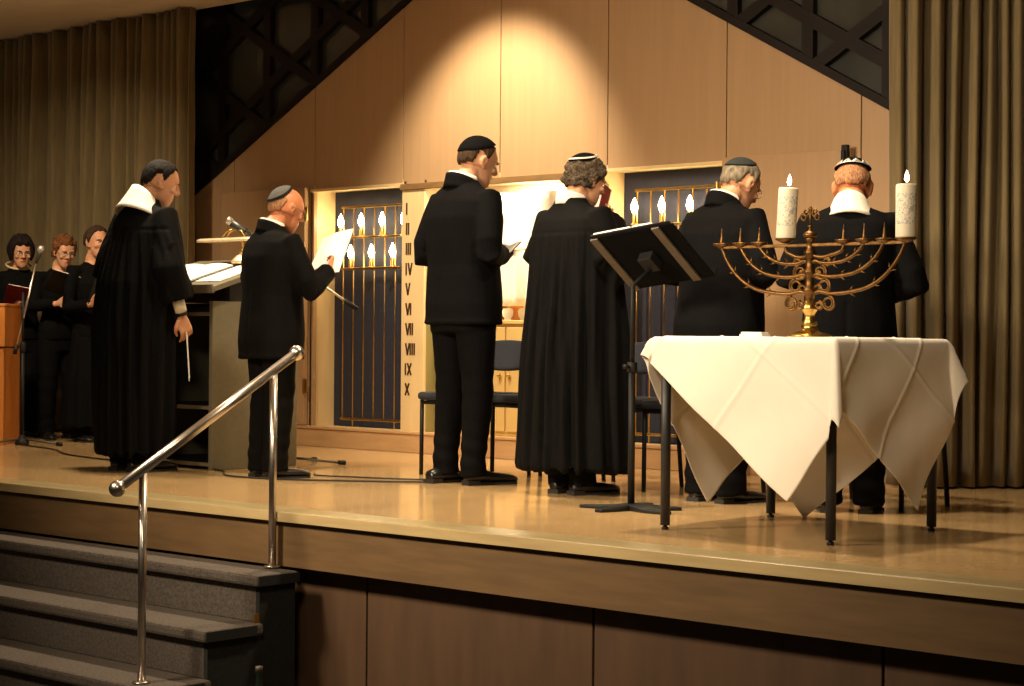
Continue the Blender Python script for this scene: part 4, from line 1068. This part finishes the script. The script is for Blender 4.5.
# short man with papers
man2, X2, A2 = person('bald man in a black suit and grey skullcap reading white papers', -7.585, 6.46, 12, .895, lean=3, pitch=18, yaw=4, g=1.25, hem=.70, skinm='skinred', hair='h_fuzz', hairkind='fringe', suitm='suit2',
       arms={'L': ((.27, -.02, 1.13), (.10, .23, 1.18)), 'R': ((.262, .105, 1.105), (.135, .285, 1.235))}, cap=('greycap', (0, -1.5, 1), .86, 'stripes'), spec=True, hands=('grip', 'grip'), seed=4, stance=.085)
# tall man
man3, X3, A3 = person('tall man in a black suit and deep black skullcap before the numeral post', -6.635, 6.925, 8, 1.045, lean=2, pitch=18, yaw=13, g=1.18, hem=.775, hair='h_brown', arms=READ, cap=('velvetblack', (0, -.60, 1), 1.16, 'rim'), seed=6, stance=.108, shoe_dy=(-.05, .03), legw=.88)
# robed man with curly hair
man4, X4, A4 = person('robed man with curly grey brown hair and a silver banded skullcap', -5.845, 6.88, 8, .955, lean=-1, pitch=21, yaw=10, outfit='robe', hem=.13, g=1.20, hair='h_greybrown', hairkind='curly',
       arms={'L': ((.26, -.02, 1.13), (.12, .20, 1.34)), 'R': ((.27, .0, 1.12), (.0, .20, 1.34))}, cap=('velvetblack', (0, -.62, 1), .74, 'braid'), spec=True, seed=8, stance=.08)
# grey-haired man
man5, X5, A5 = person('grey haired man in a black suit and dark skullcap left of the candelabrum', -5.11, 7.03, 6, .94, lean=6, pitch=26, yaw=8, g=1.30, hem=.76, skinm='skin', hair='h_grey', arms={'L': ((.28, -.05, 1.12), (.07, .165, 1.12)), 'R': ((.30, -.03, 1.12), (.09, .165, 1.10))}, cap=('darkteal', (0, -.75, 1), .84, 'rim'), spec=True, seed=10)
# man behind the candelabrum
man6, X6, A6 = person('man with white shawl collar and zigzag skullcap behind the candelabrum', -4.42, 7.04, -28, .912, lean=5, pitch=32, yaw=0, g=1.22, hem=.70, skinm='skinred', hair='h_fuzz', hairkind='fringe',
       arms={'L': ((.29, -.04, 1.12), (.12, .19, 1.12)), 'R': ((.305, -.02, 1.09), (.15, .19, 1.06))}, cap=('velvetblack', (0, -.55, 1), .95, 'zigzag'), collar='goldtallit', seed=12, hs=1.05)
# choir women
BK = {'L': ((.235, .0, 1.12), (.12, .22, 1.16)), 'R': ((.235, .0, 1.12), (.12, .22, 1.16))}
w1, XW1, AW1 = person('dark haired woman in glasses at far left holding an open red book', -11.79, 7.66, 112, .835, lean=3, pitch=10, yaw=0, outfit='blouse', g=1.05, hem=.84, skinm='skinpale', hair='h_dark', hairkind='bob', collar=None, spec=True, arms=BK, hands=('grip', 'grip'), suitm='black', seed=14)
w2, XW2, AW2 = person('auburn curly haired woman in glasses looking down into a black folder', -11.34, 7.70, 104, .835, lean=4, pitch=14, yaw=0, outfit='blouse', g=1.0, hem=.84, skinm='skin', hair='h_auburn', hairkind='curly', collar=None, spec=True, arms=BK, hands=('grip', 'grip'), suitm='black', seed=15)
w3, XW3, AW3 = person('woman with tied brown hair partly hidden by the robed man', -10.96, 7.72, 96, .86, lean=2, pitch=2, yaw=0, outfit='blouse', g=1.0, hem=.84, skinm='skinpale', hair='h_brown', hairkind='tied', collar=None, arms={'L': ((.235, .0, 1.12), (.10, .22, 1.16)), 'R': ((.25, .02, 1.08), (.17, .235, 1.11))}, hands=('grip', 'flat'), suitm='black', kinds='skirt', seed=16)
b = MB(); b.tube([(.088 * math.sin(t), -.02 + .092 * math.cos(t), 1.238 - .03 * math.cos(t)) for t in np.linspace(0, 2 * PI, 40)], .007, 8); part('necklace', b, 'pearl', w1)
b = MB(); b.tube([XW3((.082 * math.sin(t), -.004, .03 + .092 * math.cos(t))) for t in np.linspace(-1.4, 1.4, 24)], .006, 8); part('hair_band', b, 'silver', w3)

# things they hold
def open_book(name, label, cat, loc, phi, tilt, w, h, cover, ang=.3, pages=True, roll=0.):
    t = thing(name, label, cat, loc); t.rotation_euler = (math.radians(-tilt), math.radians(roll), -math.radians(phi))
    t.rotation_mode = 'XYZ'
    for sd in (-1, 1):
        R0 = Matrix.Rotation(-sd * ang, 4, 'Y')
        b = MB(); b.box(*((0, w) if sd > 0 else (-w, 0)), -h / 2, h / 2, -.003, .0, 0, R0); part('cover', b, cover, t, smooth=False)
        if pages:
            b = MB(); b.box(*((.002, w - .006) if sd > 0 else (-w + .006, -.002)), -h / 2 + .006, h / 2 - .006, .0004, .009, 0, R0); part('pages', b, 'paper', t, smooth=False, bevel=.002)
    return t
def ahead(px, py, phi, d, side=0.): a = math.radians(phi); return (px + d * math.sin(a) + side * math.cos(a), py + d * math.cos(a) - side * math.sin(a))
ax, ay = ahead(-11.79, 7.66, 112, .33); open_book('music_book', 'open red covered book held by the woman at far left', 'book', (ax, ay, 1.00), 112, -34, .16, .22, 'redbook', .22)
ax, ay = ahead(-11.34, 7.70, 104, .32); open_book('music_folder', 'open black folder with white pages held by the auburn haired woman', 'folder', (ax, ay, 1.07), 104, -26, .20, .28, 'blackbook', .3)
ax, ay = ahead(-10.96, 7.72, 96, .31, -.02); open_book('music_folder', 'black folder held upright by the woman with tied hair', 'folder', (ax, ay, 1.04), 96, -60, .19, .29, 'blackbook', .2)
# papers of the man at the desk
a2 = Matrix.Rotation(-math.radians(12), 3, 'Z')
hand = Vector((-7.585, 6.46, 0)) + a2 @ A2['R'][2]
sh = MB(); R = []
for i in range(9):
    u = i / 8; R.append([(-.20 + .30 * u, -.11 + .002, .012 * math.sin(3 * u)), (-.20 + .30 * u, .15, .012 * math.sin(3 * u) + .02 * u), (-.20 + .30 * u, .15, .012 * math.sin(3 * u) + .02 * u + .006), (-.20 + .30 * u, -.11, .012 * math.sin(3 * u) + .006)])
sh.rings(R); o = part('paper_stack', sh, 'paper', smooth=False)
o.location = hand + a2 @ Vector((-.06, .08, .075)); o.rotation_euler = (math.radians(60), math.radians(-6), -math.radians(6)); tag(o, 'white papers held up by the bald man in the grey skullcap', 'papers')
# slip of paper in the hand of the robed man
a1 = Matrix.Rotation(-math.radians(2), 3, 'Z'); hp = Vector((-8.455, 6.225, 0)) + a1 @ A1['R'][2]
d1 = a1 @ (A1['R'][2] - A1['R'][1]).normalized()
o = part('paper_slip', (lambda m: (m.box(-.011, .011, -.002, .002, -.25, .02), m.box(-.009, .009, .002, .005, -.235, .0), m)[2])(MB()), 'paper', smooth=False); o.location = hp + d1 * .11 + Vector((0, 0, -.02)); o.rotation_euler = (math.radians(4), math.radians(6), -.6); tag(o, 'narrow white paper slip hanging from the hand of the robed man at left', 'paper')
# prayer books the men read from
ax, ay = ahead(-6.635, 6.925, 8, .25); open_book('prayer_book', 'open black prayer book held in front of the tall man', 'book', (ax, ay, 1.17), 8, -40, .11, .17, 'blackbook', .25)
ax, ay = ahead(-5.845, 6.88, 8, .27, -.075); open_book('prayer_book', 'red prayer book held up before the face of the curly haired robed man', 'book', (ax, ay, 1.40), 8, -72, .095, .16, 'redbook', 1.15)
#@@P1

# ------------------------------------------------------------------ light
W = bpy.data.worlds.new('hall_dark'); S.world = W; W.use_nodes = True
W.node_tree.nodes['Background'].inputs['Color'].default_value = (1., .72, .42, 1); W.node_tree.nodes['Background'].inputs['Strength'].default_value = .012
WARM = (1., .80, .55)
def area(name, loc, to, size, watt, col=WARM, spread=180):
    l = bpy.data.lights.new(name, 'AREA'); l.shape = 'DISK'; l.size = size; l.energy = watt; l.color = col; l.spread = math.radians(spread)
    o = bpy.data.objects.new(name, l); COL.objects.link(o); o.location = loc
    o.rotation_euler = (Vector(to) - Vector(loc)).to_track_quat('-Z', 'Y').to_euler(); return o
def spot(name, loc, to, watt, ang, blend=.3, rad=.06, col=(1., .84, .60)):
    l = bpy.data.lights.new(name, 'SPOT'); l.energy = watt; l.spot_size = math.radians(ang); l.spot_blend = blend; l.shadow_soft_size = rad; l.color = col
    o = bpy.data.objects.new(name, l); COL.objects.link(o); o.location = loc
    o.rotation_euler = (Vector(to) - Vector(loc)).to_track_quat('-Z', 'Y').to_euler(); return o
area('hall_spot', (-6.6, 1.9, 2.95), (-5.2, 7.0, .6), 1.0, 85, spread=75)
area('hall_spot', (-3.0, 1.9, 2.95), (-5.0, 7.5, .9), .8, 30, spread=75)
for x in (-8.6, -6.6, -4.6): area('downlight_and_fill', (x, 6.35, 3.04), (x, 6.45, 0), .22, 32, spread=120)
area('downlight_and_fill', (-9.9, 5.7, 3.04), (-11.5, 7.6, .9), .3, 18, spread=70)  # added fill that brightens the women's faces, not a known stage lamp
spot('wall_washer', (-7.75, 7.45, 3.03), (-7.88, 8.55, 1.70), 275, 75, .65)
area('ceiling_fill', (-12.6, 2.2, 1.4), (-12.2, 4.6, 3.07), .3, 7, spread=95)  # added fill to lift the ceiling, not a known fixture of the hall
area('ark_strip_light', (-7.9, YW + .24, ATOP - .02), (-7.9, YW + .27, 0), .35, 26, (1, .84, .58))

# ------------------------------------------------------------------ camera
cd = bpy.data.cameras.new('camera'); cam = bpy.data.objects.new('camera', cd); COL.objects.link(cam); S.camera = cam
F, PITCH, ROLL, TH, H = 1880., -.0032, .0083, -.738, .75
cd.sensor_fit = 'HORIZONTAL'; cd.sensor_width = 36.; cd.lens = 36. * F / 1024; cd.clip_start = .05; cd.clip_end = 60
Rb = Matrix(((1, 0, 0), (0, 0, -1), (0, 1, 0)))            # camera axes -> right, forward, up
Rx = Matrix.Rotation(PITCH, 3, 'X')
Rr = Matrix.Rotation(ROLL, 3, 'Z')
Rz = Matrix.Rotation(-TH, 3, 'Z')
cam.matrix_world = Matrix.Translation((0, 0, H)) @ (Rz @ Rx @ Rb @ Rr).to_4x4()
S.view_settings.view_transform = 'Standard'; S.view_settings.look = 'None'; S.view_settings.exposure = .33; S.view_settings.gamma = 1.; S.view_settings.use_curve_mapping = False
S.cycles.use_denoising = True
